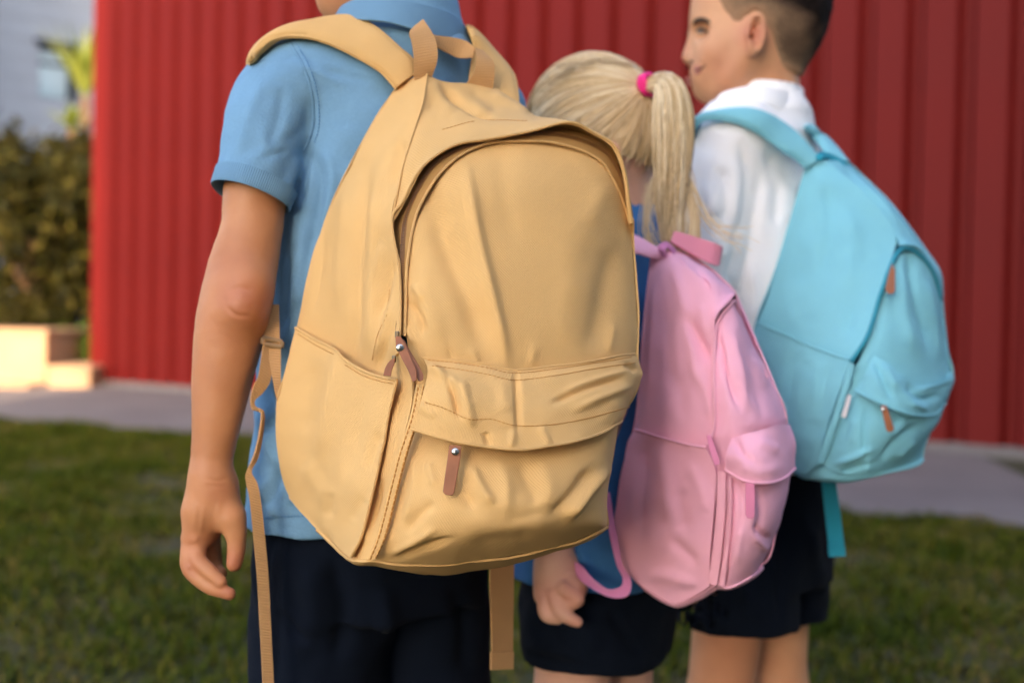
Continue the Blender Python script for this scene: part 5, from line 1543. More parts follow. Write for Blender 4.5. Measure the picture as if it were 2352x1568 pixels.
# ear
er = at(1732, 80, DH - .0735)
F.ell(er, (0.0100, 0.007, 0.026), XH, 0.006)
ET = np.linspace(-0.6, 4.2, 15)
F.chain([er + np.array([0.0015 + 0.0098 * math.sin(t + .2), -0.007 - 0.003 * math.sin(t / 2), 0.025 * math.cos(t)]) for t in ET], [0.0036] * 15, 0.002)
F.ell(er + [-0.001, -0.0085, 0.003], (0.0060, 0.0095, 0.0150), XH, 0.002, 'sub')
F.cap(er + [-0.009, -0.004, 0], er + [-0.0075, -0.006, -0.006], 0.0038, 0.0034, 0.002)
F.cap(er + [-0.004, -0.012, -0.003], er + [-0.004, 0.008, -0.003], 0.0042, 0.0036, 0.001, 'sub')
F.cap(er + [0.0005, -0.012, 0.010], er + [0.0005, 0.003, 0.010], 0.0040, 0.0030, 0.001, 'sub')
F.ell(er + [-0.003, -0.003, -0.025], (0.006, 0.005, 0.007), XH, 0.005)
Vh, Fh = F.mesh(); Vh = smooth_mesh(Vh, Fh, 1, 0.4)
V, Fc = merge((Vb, Fb), (Vh, Fh))
mesh_obj('body', V, Fc, M_SKIN2, p2, True, None, flush_attr(V, [(er, 0.024, 0.9), (at(1606,162,DH-.02), 0.016, 1.0), (at(1630,152,DH-.036), 0.008, 0.9), (at(1655,165,DH-.06), 0.04, 0.4), (at(1580,128,DH), 0.012, 0.4), (at(1740,250,DH-.05), 0.06, 0.3), (at(1720,1500,1.5), 0.1, 0.5)]))
# hair with a faded side
def fade_mat():
    m, nt, b = mat_new('faded_hair'); L = nt.links
    a = N_(nt, 'ShaderNodeAttribute'); a.attribute_name = 'fade'
    g = N_(nt, 'ShaderNodeTexCoord'); n = N_(nt, 'ShaderNodeTexNoise'); n.inputs['Scale'].default_value = 420; n.inputs['Detail'].default_value = 2
    L.new(g.outputs['Object'], n.inputs['Vector'])
    f = mth(nt, 'ADD', a.outputs['Fac'], mth(nt, 'MULTIPLY', mth(nt, 'SUBTRACT', n.outputs[0], 0.5), 0.5))
    L.new(ramp(nt, f, [(0.05, (0.34, 0.195, 0.11)), (0.30, (0.215, 0.135, 0.08)), (0.55, (0.10, 0.062, 0.040)), (0.85, (0.012, 0.008, 0.007))]), b.inputs['Base Color'])
    b.inputs['Roughness'].default_value = 0.8; b.inputs['Specular IOR Level'].default_value = 0.08
    bp = N_(nt, 'ShaderNodeBump'); bp.inputs['Strength'].default_value = 0.5; bp.inputs['Distance'].default_value = 0.001
    L.new(n.outputs[0], bp.inputs['Height']); L.new(bp.outputs[0], b.inputs['Normal'])
    return m
F = Field(at(1560, 260, DH) - [0, 0.12, 0], at(1960, -240, DH) + [0, 0.12, 0], 0.0032)
F.ell(at(1748, -8, DH), (0.0935, 0.0745, 0.1005), XH, 0.02)
F.ell(at(1768, -60, DH), (0.090, 0.070, 0.086), XH, 0.02)
F.cap(at(1762, 160, DH), at(1748, 60, DH), 0.0515, 0.0545, 0.03)
F.ell(at(1790, 40, DH), (0.066, 0.064, 0.075), XH, 0.02)
for s in (-1, 1):
    F.chain([at(1650, -60, DH + .026 * s), at(1644, -10, DH + .026 * s), at(1637, 45, DH + .026 * s), at(1646, 84, DH + .03 * s)], [.034, .0328, .0273, .0268], 0.02)
F.ell(at(1690, 80, DH), (0.062, 0.0600, 0.072), XH, 0.03)
G = Field(F.lo, F.lo + F.h * (F.n - 1), F.h)
# outline of the haircut seen from the side, carried straight through the head
X = G.sub(G.lo, G.lo + G.h * G.n)[1]
q = uv_of(X.reshape(-1, 3).astype(float))
hl = np.array([(-300,-300),(1640,-300),(1648,0),(1662,22),(1682,50),(1694,62),(1712,58),(1716,40),(1735,28),(1752,42),(1760,80),(1757,104),(1770,128),(1790,152),(1812,168),(1900,200)], float)
d_, _ = seg_dist(q[:, :2], [tuple(p) for p in hl[:2]])
def inside(uvp):
    poly = np.vstack([hl[1:], [(2300, 200), (2300, -600), (1640, -600)]])
    c = np.zeros(len(uvp), bool); j = len(poly) - 1
    for i in range(len(poly)):
        a, b = poly[i], poly[j]
        cond = ((a[1] > uvp[:, 1]) != (b[1] > uvp[:, 1])) & (uvp[:, 0] < (b[0] - a[0]) * (uvp[:, 1] - a[1]) / (b[1] - a[1] + 1e-9) + a[0])
        c ^= cond; j = i
    return c
dist = np.full(len(q), 1e9)
for i in range(1, len(hl) - 1):
    a, b = hl[i], hl[i + 1]; ab = b - a
    t = np.clip(((q[:, :2] - a) @ ab) / (ab @ ab), 0, 1); dist = np.minimum(dist, np.linalg.norm(q[:, :2] - a - t[:, None] * ab, axis=1))
sd = np.where(inside(q[:, :2]), -dist, dist) * DH / FPX
F.a = np.maximum(F.a, sd.reshape(F.a.shape).astype(np.float32))
V, Fc = F.mesh(); V = smooth_mesh(V, Fc, 2, 0.5)
qq = uv_of(V)
top = ss(-qq[:, 1] + 0.25 * (qq[:, 0] - 1760), -20, 40) * 0.75 + ss(qq[:, 0], 1825, 1895) * 0.42 * ss(-qq[:, 1], -230, -40) + ss(qq[:, 0], 1765, 1800) * 0.16 * ss(-qq[:, 1], -190, -150)
V = V + vert_normals(V, Fc) * (0.0016 * fbm(V * 130, 2, 8) * np.clip(top, 0.1, 1))[:, None]
dl = np.full(len(V), 1e9)
for i in range(1, len(hl) - 1):
    a, b = hl[i], hl[i + 1]; ab = b - a
    t = np.clip(((qq[:, :2] - a) @ ab) / (ab @ ab), 0, 1); dl = np.minimum(dl, np.linalg.norm(qq[:, :2] - a - t[:, None] * ab, axis=1))
edge = ss(dl + 6 * fbm(V * 260, 2, 4), 2, 34)
V = V - vert_normals(V, Fc) * ((1 - ss(dl, 0, 22)) * 0.0012)[:, None]
mesh_obj('hair', V, Fc, fade_mat(), p2, True, None, {'fade': np.clip((0.27 + top) * edge + 0.12 * vnoise(V * 60, 6) * edge, 0, 1)})
# eyes, lids, brows and lips, laid on the skin
M_EYE = plain('eye_white', (0.26, 0.21, 0.19), 0.4); M_IRIS = plain('dark_iris', (0.012, 0.008, 0.006), 0.2); M_BROW = plain('dark_brow', (0.05, 0.028, 0.018), 0.8)
M_LIP = plain('lip', (0.46, 0.165, 0.12), 0.45); M_MOUTH = plain('mouth_dark', (0.07, 0.018, 0.014), 0.6)
YC = at(1650, 100, DH)[1]
def face_line(name, mat, line, rad, off, parent=p2, n=40):
    P_, nv = on_cloth(line, Vh, n, 4, off); rr = np.interp(np.linspace(0, 1, n), np.linspace(0, 1, len(rad)), rad)
    for s in (0, 1):
        Q_ = P_.copy(); nq = nv.copy()
        if s: Q_[:, 1] = 2 * YC - Q_[:, 1]; nq[:, 1] *= -1
        mb = MB(); tube(mb, Q_, rr, 8, nq); o = mb.build(name, mat, parent, True)
    return o
def face_spot(name, mat, u, v, r, off):
    P_, nv = on_cloth([(u - 1, v), (u, v), (u + 1, v)], Vh, 3, 4, off)
    for s in (0, 1):
        c_ = P_[1].copy()
        if s: c_[1] = 2 * YC - c_[1]
        F = Field(c_ - 0.012, c_ + 0.012, 0.001); F.ell(c_, r, XH, 0.001); V, Fc = F.mesh(); mesh_obj(name, V, Fc, mat, p2)
face_line('eyebrow', M_BROW, [(1593,55),(1599,49),(1608,46),(1620,47),(1632,52)], [.0016, .0030, .0032, .0026, .0010], 0.0006)
face_spot('eye', M_EYE, 1612, 73, (0.0062, 0.0030, 0.0036), 0.0004)
face_spot('iris', M_IRIS, 1609.5, 72.5, (0.0042, 0.0030, 0.0038), 0.0020)
face_line('eyelash', M_BROW, [(1600,73),(1605,68),(1612,67),(1619,70),(1625,76)], [.0012, .0022, .0024, .0019, .0009], 0.0030)
face_line('eyelid', M_SKIN2, [(1599,68),(1606,62),(1615,62),(1625,68)], [.0015, .0026, .0026, .0012], 0.0006)
face_line('lower_eyelid', M_SKIN2, [(1603,81),(1612,82),(1622,79)], [.0010, .0020, .0010], 0.0006)
face_line('upper_lip', M_LIP, [(1596,157),(1602,156),(1611,153)], [.0028, .0026, .0008], -0.0004)
face_line('lower_lip', M_LIP, [(1598,168),(1604,166),(1613,158)], [.0034, .0030, .0008], -0.0006)
face_line('mouth_line', M_MOUTH, [(1595,162),(1601,161),(1609,158.5),(1616,154),(1620,150)], [.0016, .0015, .0014, .0011, .0005], 0.0006)
face_line('nostril', M_MOUTH, [(1584,141),(1588,142),(1592,141)], [.0010, .0017, .0008], 0.0)
face_line('smile_fold', plain('skin_fold', (0.40, 0.17, 0.085), 0.6), [(1604,136),(1613,141),(1621,150),(1625,160)], [.0003, .0006, .0006, .0002], 0.0)
# white shirt
zs2 = sh2[2]
lo = np.array([C2b[0] - 0.26, DB - 0.28, 0.50]); hi = np.array([C2b[0] + 0.27, DB + 0.28, 1.13])
F = Field(lo, hi, 0.004)
F.rings([xy(C2b, 0.52), xy(C2b, 0.62), xy(C2b, 0.72), xy(C2b, 0.86), xy(C2t, zs2 - 0.06), xy(C2t, zs2 + 0.01), xy(C2t, zs2 + 0.035)], [0.144, 0.137, 0.127, 0.120, 0.126, 0.116, 0.09], [0.113, 0.104, 0.088, 0.086, 0.085, 0.075, 0.058], A2, 0.01)
F.cap(sh2 - R2 * 0.085 + [0, 0, 0.0], sh2 + R2 * 0.085, 0.050, 0.050, 0.03)
F.cap(at(1752, 270, DH), at(1750, 225, DH), 0.066, 0.058, 0.03)
for s in (-1, 1):
    G = Field(lo, hi, 0.004)
    e_ = sh2 + R2 * 0.145 * s - [0, 0, 0.22] + F2 * 0.03
    G.chain([sh2 + R2 * 0.108 * s - [0, 0, 0.028 if s < 0 else 0.0], (sh2 + R2 * 0.112 * s) * 0.45 + e_ * 0.55, e_ - [0, 0, 0.03]], [0.049, 0.055, 0.051], 0.012)
    G.half(e_ - [0, 0, 0.0], np.array([0, 0, -1.0]) + F2 * 0.1)
    G.cap(e_ + [0, 0, 0.05], e_ - [0, 0, 0.1], 0.040, 0.042, 0.002, 'sub')
    F.a = smin(F.a, G.a, 0.006 + 0.03 * ss(zgrid(F), zs2 - 0.07, zs2))
F.half(xy(C2b, 0.605), np.array([0, 0, -1.0]))
F.cap(at(1756, 280, DH), at(1748, 60, DH), 0.051, 0.056, 0.003, 'sub')
V, Fc = F.mesh(); V = smooth_mesh(V, Fc, 2, 0.45)
V = fold_mesh(V, Fc, [([(1700,330),(1718,400),(1712,480),(1690,560)], 12, -5), ([(1740,340),(1755,430),(1745,540)], 16, 3), ([(1650,380),(1670,450),(1660,520)], 14, -4.5), ([(1620,420),(1640,500)], 12, 3),
   ([(1690,560),(1680,640),(1700,720)], 14, -5), ([(1725,600),(1735,680),(1728,740)], 12, 4), ([(1640,540),(1665,600)], 12, 3), ([(1790,420),(1780,520)], 12, -3)], 3.0, 18, 51)
mesh_obj('white_shirt', V, Fc, M_WHITE, p2); SHIRT2 = V
mb = MB()
cT = [(1640,238,1.56),(1660,215,1.535),(1700,203,1.52),(1745,197,1.518),(1790,206,1.53),(1822,214,1.56),(1836,222,1.60),(1825,222,1.65)]
cB = [(1622,262,1.555),(1648,252,1.528),(1700,238,1.512),(1752,236,1.508),(1795,254,1.520),(1826,270,1.555),(1840,278,1.60),(1832,278,1.66)]
A_, B_ = ats(crom(cT, 80)), ats(crom(cB, 80)); band_w(mb, A_, B_, 0.0025, 0.0012, 6)
inn = A_ + (at(1750, 215, 1.60) - A_) * 0.10
band_w(mb, A_ - [0, 0, 0.001], inn - [0, 0, 0.022], 0.0015, 0, 3)
mb.build('collar', M_WHITE, p2, True)
V, Fc = shorts_mesh(C2b, A2, 0.67, at(1742, 1230, DB)[2], at(1700, 1436, 1.54)[2], at(1850, 1408, 1.66)[2], 0.128, 0.097, 0.062, 0.079, [([(1785,1150),(1790,1300),(1790,1420)], 9, -4), ([(1700,1330),(1720,1380),(1710,1430)], 16, 3), ([(1860,1200),(1880,1300),(1890,1380)], 14, 3)], flare=1.07)
mesh_obj('shorts', V, Fc, M_NAVY, p2)
shoes(C2b, A2, 0.060, p2, -0.02)
# shoulder straps of the mustard backpack, lying on the polo shirt
padded([(911,202,1.118),(881,168,1.120),(851,147,1.122),(784,111,1.128),(733,91,1.134),(683,83,1.139),(633,88,1.143),(600,110,1.149),(574,150,1.168),(590,215,1.235),(640,310,1.285),(668,450,1.292),(662,650,1.27)],
       [(952,172,1.116),(947,140,1.128),(917,113,1.140),(877,77,1.152),(827,44,1.164),(783,38,1.174),(717,50,1.18),(667,63,1.18),(612,93,1.19),(588,135,1.215),(640,205,1.285),(705,310,1.315),(732,450,1.32),(716,650,1.30)], cloth=SHIRT1)
padded([(1080,196,1.158),(1086,150,1.178),(1090,104,1.20),(1075,62,1.24),(1060,90,1.29)], [(1188,240,1.165),(1185,200,1.182),(1177,170,1.20),(1152,143,1.22),(1118,117,1.25),(1110,130,1.30)], cloth=SHIRT1)
# ================================================================== TURQUOISE AND PINK BACKPACKS
def shell(parts, name, mat, parent, thick=0.002, extra=None):
    mb = MB()
    for p in parts: p.sheet(mb, thick)
    if extra: extra(mb)
    return mb.build(name, mat, parent, True)
def push(row, dz): return [(u, v, d + dz) for u, v, d in row]

# ---- turquoise
TURQ = (0.225, 0.56, 0.66)
M_TQ = fabric('turquoise_canvas', TURQ, 0.0019, 0.4, 0.72, 0.2, vary=0.05)
M_TQW = fabric('turquoise_webbing', (0.03, 0.36, 0.50), 0.0024, 0.8, 0.7, 0.15, kind='rib', dist=0.0008)
M_TQZ = plain('turquoise_zip', (0.03, 0.28, 0.38), 0.6)
b0 = at(1930, 1107, 1.40)
tq = thing('backpack', 'turquoise backpack with brown zip pulls on the boy in the white shirt', 'backpack', tuple(b0))
s_rows = [
 [(1885,1062,1.378),(1862,1080,1.395),(1838,1085,1.41),(1800,1055,1.435),(1770,1010,1.455)],
 [(1912,980,1.368),(1870,985,1.385),(1830,980,1.405),(1780,960,1.43),(1738,930,1.455)],
 [(1940,898,1.362),(1890,890,1.382),(1840,875,1.402),(1785,850,1.43),(1725,830,1.455)],
 [(1962,824,1.362),(1905,810,1.382),(1850,790,1.402),(1790,765,1.43),(1733,765,1.455)],
 [(1993,767,1.368),(1930,740,1.388),(1870,720,1.405),(1805,700,1.43),(1758,700,1.455)],
 [(2019,679,1.385),(1960,650,1.40),(1895,630,1.415),(1835,610,1.435),(1786,610,1.46)],
 [(2045,604,1.405),(1985,570,1.415),(1920,545,1.425),(1855,520,1.445),(1805,545,1.465)],
 [(2055,535,1.425),(1995,505,1.432),(1930,478,1.442),(1870,455,1.455),(1826,462,1.47)],
 [(1985,443,1.445),(1955,432,1.45),(1920,420,1.455),(1875,415,1.462),(1838,420,1.475)],
 [(1888,367,1.478),(1880,368,1.478),(1872,371,1.479),(1862,376,1.480),(1852,386,1.482)]]
t_rows = [
 [(1888,367,1.478),(1925,365,1.50),(1950,376,1.52),(1975,400,1.53),(2037,459,1.53),(2081,512,1.525),(2125,573,1.52),(2160,626,1.515),(2166,680,1.51)],
 [(1922,390,1.465),(1950,395,1.475),(1980,410,1.485),(2010,440,1.49),(2050,480,1.49),(2088,525,1.49),(2127,578,1.49),(2159,630,1.495),(2165,682,1.50)],
 [(1985,443,1.445),(2005,445,1.45),(2025,455,1.455),(2045,475,1.46),(2070,505,1.465),(2100,545,1.47),(2130,585,1.475),(2158,632,1.485),(2164,684,1.495)],
 [(2055,535,1.425),(2060,533,1.428),(2068,535,1.432),(2078,543,1.438),(2092,555,1.445),(2112,575,1.453),(2133,598,1.463),(2155,636,1.475),(2163,686,1.49)],
 [(2067,562,1.414),(2078,561,1.416),(2090,563,1.421),(2105,570,1.428),(2120,582,1.436),(2135,602,1.447),(2148,625,1.458),(2157,650,1.469),(2162,690,1.484)]]
d_rows = [
 [(2050,610,1.412),(2072,575,1.424),(2095,575,1.434),(2118,592,1.444),(2135,612,1.455),(2150,640,1.467),(2161,690,1.482)],
 [(2022,690,1.388),(2050,680,1.39),(2085,670,1.40),(2115,670,1.415),(2140,680,1.435),(2157,700,1.455),(2166,725,1.475)],
 [(1998,765,1.372),(2030,765,1.37),(2070,765,1.378),(2110,765,1.395),(2140,770,1.42),(2160,785,1.445),(2175,800,1.47)],
 [(1975,825,1.364),(2015,830,1.360),(2060,850,1.364),(2105,880,1.380),(2145,880,1.407),(2170,870,1.437),(2183,850,1.467)],
 [(1950,860,1.366),(2010,870,1.359),(2060,890,1.362),(2110,910,1.377),(2150,910,1.407),(2175,895,1.437),(2186,875,1.467)],
 [(1938,905,1.366),(2000,905,1.360),(2060,920,1.364),(2110,925,1.379),(2145,920,1.41),(2165,910,1.44),(2175,900,1.467)]]
q_rows = [
 [(1950,895,1.362),(1990,905,1.350),(2030,920,1.347),(2080,940,1.354),(2120,945,1.372),(2150,940,1.402),(2175,915,1.442)],
 [(1925,960,1.366),(1970,970,1.346),(2020,980,1.34),(2070,990,1.348),(2110,990,1.37),(2140,985,1.40),(2154,970,1.435)],
 [(1905,1020,1.37),(1950,1030,1.35),(2000,1038,1.345),(2050,1038,1.355),(2090,1033,1.375),(2115,1025,1.405),(2127,1010,1.43)],
 [(1885,1065,1.378),(1930,1085,1.362),(1985,1088,1.36),(2035,1078,1.37),(2075,1068,1.39),(2105,1058,1.41),(2117,1048,1.43)]]
f_rows = [
 [(2008,815,1.354),(2040,835,1.347),(2075,865,1.350),(2110,885,1.367),(2145,885,1.402),(2172,870,1.437),(2184,850,1.467)],
 [(1990,850,1.345),(2025,868,1.335),(2065,895,1.335),(2105,912,1.35),(2145,910,1.388),(2175,895,1.43),(2191,873,1.465)],
 [(1962,895,1.350),(2005,918,1.333),(2045,936,1.330),(2085,950,1.338),(2120,955,1.363),(2150,950,1.398),(2173,925,1.443)]]
k_rows = [
 [(1741,742,1.447),(1790,762,1.42),(1850,790,1.394),(1905,811,1.374),(1950,826,1.357)],
 [(1725,830,1.447),(1785,850,1.42),(1840,875,1.393),(1890,890,1.373),(1928,900,1.357)],
 [(1738,930,1.447),(1780,960,1.42),(1830,980,1.395),(1870,985,1.377),(1898,985,1.362)],
 [(1771,1012,1.447),(1800,1056,1.425),(1838,1086,1.40),(1860,1081,1.387),(1876,1068,1.374)]]
TS = Patch(s_rows, 70, 40, [([(1900,420),(1905,520),(1890,640)], 14, -3), ([(1940,480),(1960,560),(1940,680)], 20, 3), ([(1840,560),(1830,660)], 18, -2), ([(1960,700),(1945,770)], 12, -2.5)], 1.2, 70, 61)
TT = Patch(t_rows, 30, 70, [([(1935,380),(1980,425),(2040,490)], 8, -4), ([(2020,450),(2070,520),(2120,590)], 10, 2.5)], 1.0, 60, 62)
TD = Patch(d_rows, 60, 50, [([(2085,585),(2100,650),(2118,720),(2135,800)], 11, -7), ([(2065,600),(2075,700),(2095,800)], 12, 3.5), ([(2130,640),(2148,740),(2160,820)], 9, 3.5), ([(2040,640),(2035,720)], 10, 1.5)], 1.0, 60, 63)
TQ_ = Patch(q_rows, 50, 60, [([(1990,930),(1985,1000),(1990,1060)], 7, -3.5), ([(1960,960),(1955,1020)], 9, 2), ([(1920,1065),(1960,1050),(2005,1030)], 7, 5), ([(1930,1085),(1970,1072),(2010,1060)], 5, -4),
   ([(2110,975),(2060,1010),(2020,1060)], 8, -4), ([(2080,960),(2050,1000)], 10, 3), ([(2100,1010),(2060,1050)], 7, 3), ([(2000,1055),(1985,1080)], 8, 3)], 1.0, 60, 64)
TF = Patch(f_rows, 34, 60, [([(2010,830),(2030,870),(2050,915)], 7, -5), ([(2030,838),(2060,890)], 8, 3), ([(2080,880),(2120,915),(2160,905)], 9, -5), ([(2110,895),(2150,885),(2185,868)], 7, 4), ([(2090,925),(2130,940)], 8, 3)], 1.2, 50, 65)
TK = Patch(k_rows, 50, 50, [([(1830,800),(1815,880),(1810,960)], 18, -2.5), ([(1880,830),(1870,950)], 14, 2)], 1.4, 60, 66)
bt = [[s_rows[0][4], s_rows[0][3], s_rows[0][2], s_rows[0][1]] + q_rows[3],
      [(1772,1018,1.46),(1802,1064,1.445),(1840,1094,1.425),(1866,1100,1.405),(1892,1106,1.39),(1940,1109,1.385),(1990,1099,1.385),(2045,1086,1.395),(2080,1076,1.41),(2108,1064,1.425),(2117,1052,1.445)],
      [(1790,1000,1.48),(1830,1040,1.50),(1860,1060,1.51),(1880,1065,1.52),(1900,1070,1.53),(1940,1070,1.55),(1970,1060,1.57),(1990,1050,1.58),(2005,1040,1.59),(2015,1030,1.60),(2020,1020,1.62)]]
TB = Patch(bt, 20, 60, amp=0.8, seed=67)
def closing(srows, right, idx):
    rb = [(1850 + 0.0 * r[0], r[1], 1.64) for r in right]
    return rb
tq_right = [t_rows[0][-1], d_rows[2][-1], d_rows[4][-1], q_rows[2][-1], q_rows[3][-1]]
tq_rb = [(1930,420,1.60),(1870,700,1.655),(1866,860,1.66),(1880,1000,1.655),(2020,1020,1.62)]
TR = Patch([[a, ((a[0]+b[0])/2+20, (a[1]+b[1])/2, (a[2]+b[2])/2), b] for a, b in zip(tq_right, tq_rb)], 30, 14, seed=68)
tq_lb = [s_rows[9][4], s_rows[5][4], s_rows[3][4], s_rows[1][4], s_rows[0][4]]
TBK = Patch([[a, ((a[0]+b[0])/2, (a[1]+b[1])/2, (a[2]+b[2])/2), b] for a, b in zip(tq_lb, tq_rb)], 30, 14)
TTB = Patch([t_rows[0], [((a[0]*0.5+0.5*b), a[1]*0.9+45, a[2]+0.05) for a, b in zip(t_rows[0], np.linspace(1870, 1950, 9))]], 8, 50)
shell([TS, TT, TR, TBK, TB, TTB], 'main_compartment', M_TQ, tq)
shell([TD], 'front_panel', M_TQ, tq)
shell([TQ_], 'front_pocket', M_TQ, tq)
shell([TF], 'pocket_flap', M_TQ, tq, extra=lambda mb: tube(mb, TF.row(-1), 0.0015, 6))
shell([TK], 'side_pocket', M_TQ, tq, extra=lambda mb: tube(mb, TK.row(0), 0.0016, 6))
mb = MB(); zz_ = [(1955,830,1.358),(1993,770,1.364),(2020,684,1.382),(2047,608,1.402),(2068,574,1.416),(2092,572,1.426),(2118,590,1.438),(2136,612,1.449),(2150,642,1.462),(2160,690,1.478)]
tube(mb, ats(crom(zz_, 80)), 0.0028, 6); mb.build('zipper', M_TQZ, tq, True)
mb = MB(); band(mb, [(1948,832,1.356),(1930,900,1.355),(1904,980,1.360),(1876,1062,1.370)], [(1962,836,1.354),(1946,900,1.353),(1920,982,1.358),(1892,1064,1.368)], 0.002, 0.0006, 4); mb.build('seam_binding', M_TQ, tq, True)
pull([(2048,604),(2056,620),(2056,668),(2050,675),(2038,674),(2033,664),(2040,632)], 1.392, 1.368, None, parent=tq)
pull([(2023,930),(2036,931),(2052,978),(2054,986),(2048,992),(2039,991),(2035,985)], 1.318, 1.314, (2028, 940), parent=tq, rr=0.0025)
mb = MB(); band(mb, [(1947,906,1.345),(1933,957,1.349)], [(1956,908,1.343),(1943,959,1.347)], 0.0012, n=6); mb.build('care_label', plain('white_label', (0.7, 0.68, 0.7), 0.7), tq)
mb = MB(); band(mb, [(1880,1060,1.44),(1888,1110,1.43),(1897,1190,1.43),(1905,1276,1.43)], [(1914,1060,1.445),(1920,1110,1.435),(1931,1190,1.435),(1941,1274,1.435)], 0.0018, n=40)
band(mb, [(1902,1250,1.426),(1904,1278,1.426)], [(1938,1247,1.431),(1942,1276,1.431)], 0.0022, n=6)
mb.build('webbing_tail', M_TQW, tq, True)
padded([(1852,386,1.475),(1825,362,1.468),(1795,343,1.462),(1762,318,1.462),(1728,296,1.466),(1690,280,1.474),(1650,274,1.485),(1612,276,1.50),(1590,300,1.52),(1580,360,1.55)],
       [(1880,368,1.478),(1860,340,1.482),(1835,312,1.486),(1800,284,1.488),(1765,264,1.492),(1730,252,1.498),(1690,250,1.504),(1645,256,1.514),(1608,268,1.525),(1585,300,1.545),(1576,360,1.575)], mat=M_TQ, parent=tq, cloth=SHIRT2)
padded([(1905,372,1.492),(1893,345,1.515),(1872,315,1.545),(1850,292,1.575),(1832,275,1.62)], [(1950,376,1.505),(1930,352,1.535),(1905,325,1.565),(1875,300,1.60),(1845,280,1.64)], mat=M_TQ, parent=tq, cloth=SHIRT2)
mb = MB(); band(mb, [(1874,366,1.472),(1878,352,1.472),(1895,350,1.482),(1925,362,1.496),(1945,382,1.496)], [(1888,370,1.468),(1890,363,1.468),(1898,364,1.478),(1918,377,1.49),(1932,394,1.49)], 0.0025, n=40, nx=4)
mb.build('haul_loop', M_TQW, tq, True)

# ---- pink
PINK = (0.92, 0.46, 0.60)
M_PK = fabric('pink_canvas', PINK, 0.0019, 0.4, 0.72, 0.2, vary=0.05)
M_PKW = fabric('pink_webbing', (0.76, 0.27, 0.50), 0.0024, 0.7, 0.7, 0.15, kind='rib', dist=0.0006)
M_PKZ = plain('pink_zip', (0.86, 0.41, 0.52), 0.6)
M_PKP = plain('pink_pull', (0.70, 0.22, 0.36), 0.5)
b0 = at(1600, 1383, 1.21)
pk = thing('backpack', 'pink backpack with pink zip pulls on the small girl with the ponytail', 'backpack', tuple(b0))
s_rows = [
 [(1640,1340,1.175),(1600,1364,1.19),(1550,1382,1.205),(1490,1352,1.23),(1430,1295,1.255)],
 [(1648,1265,1.168),(1590,1270,1.180),(1530,1265,1.197),(1465,1240,1.228),(1410,1210,1.255)],
 [(1658,1175,1.165),(1595,1170,1.178),(1530,1155,1.197),(1465,1130,1.226),(1424,1120,1.255)],
 [(1655,1084,1.166),(1595,1070,1.180),(1535,1055,1.198),(1475,1040,1.23),(1440,1020,1.255)],
 [(1640,985,1.17),(1585,970,1.185),(1530,955,1.203),(1485,940,1.23),(1462,962,1.255)],
 [(1640,890,1.178),(1590,870,1.192),(1540,855,1.208),(1495,840,1.235),(1473,820,1.258)],
 [(1637,800,1.188),(1595,770,1.20),(1550,750,1.215),(1510,740,1.24),(1481,740,1.262)],
 [(1640,735,1.19),(1600,690,1.21),(1560,665,1.225),(1520,655,1.245),(1488,670,1.266)],
 [(1630,655,1.215),(1600,630,1.225),(1570,615,1.235),(1530,610,1.25),(1494,620,1.27)],
 [(1540,580,1.262),(1532,581,1.263),(1524,583,1.265),(1512,587,1.27),(1497,592,1.275)]]
t_rows = [
 [(1540,580,1.262),(1565,583,1.28),(1596,596,1.29),(1629,616,1.295),(1662,646,1.30),(1690,680,1.30),(1712,754,1.30),(1738,807,1.30)],
 [(1590,618,1.235),(1605,615,1.245),(1620,618,1.255),(1640,630,1.262),(1664,650,1.27),(1690,682,1.275),(1711,755,1.28),(1737,808,1.285)],
 [(1630,655,1.213),(1645,650,1.218),(1655,652,1.225),(1667,660,1.232),(1678,668,1.24),(1690,685,1.247),(1709,756,1.262),(1735,808,1.27)],
 [(1640,735,1.187),(1650,715,1.190),(1664,700,1.196),(1676,686,1.204),(1687,675,1.214),(1693,690,1.226),(1707,757,1.245),(1733,809,1.258)]]
d_rows = [
 [(1645,745,1.196),(1665,712,1.205),(1685,690,1.22),(1692,700,1.236),(1702,730,1.25)],
 [(1640,830,1.182),(1668,800,1.18),(1700,780,1.195),(1720,790,1.22),(1739,808,1.255)],
 [(1640,900,1.172),(1680,890,1.165),(1720,880,1.18),(1750,880,1.205),(1773,875,1.245)],
 [(1642,975,1.167),(1685,970,1.158),(1735,960,1.168),(1775,955,1.195),(1803,950,1.24)],
 [(1630,1030,1.168),(1690,1015,1.159),(1740,1005,1.169),(1785,1000,1.199),(1806,990,1.24)],
 [(1636,1100,1.168),(1690,1080,1.163),(1740,1060,1.173),(1785,1050,1.203),(1806,1040,1.24)]]
q_rows = [
 [(1664,1072,1.162),(1705,1090,1.148),(1750,1096,1.150),(1790,1088,1.173),(1822,1066,1.222)],
 [(1662,1170,1.158),(1705,1180,1.138),(1750,1180,1.142),(1785,1172,1.168),(1801,1165,1.215)],
 [(1652,1260,1.163),(1690,1270,1.145),(1730,1265,1.15),(1760,1255,1.172),(1775,1245,1.21)],
 [(1645,1338,1.172),(1670,1347,1.165),(1700,1334,1.168),(1728,1317,1.18),(1746,1300,1.21)]]
f_rows = [
 [(1680,1005,1.157),(1715,995,1.150),(1755,985,1.154),(1790,975,1.177),(1815,974,1.222)],
 [(1668,1040,1.148),(1710,1050,1.132),(1755,1050,1.136),(1795,1040,1.165),(1828,1015,1.215)],
 [(1666,1080,1.150),(1709,1103,1.133),(1760,1109,1.136),(1797,1099,1.163),(1826,1075,1.213)]]
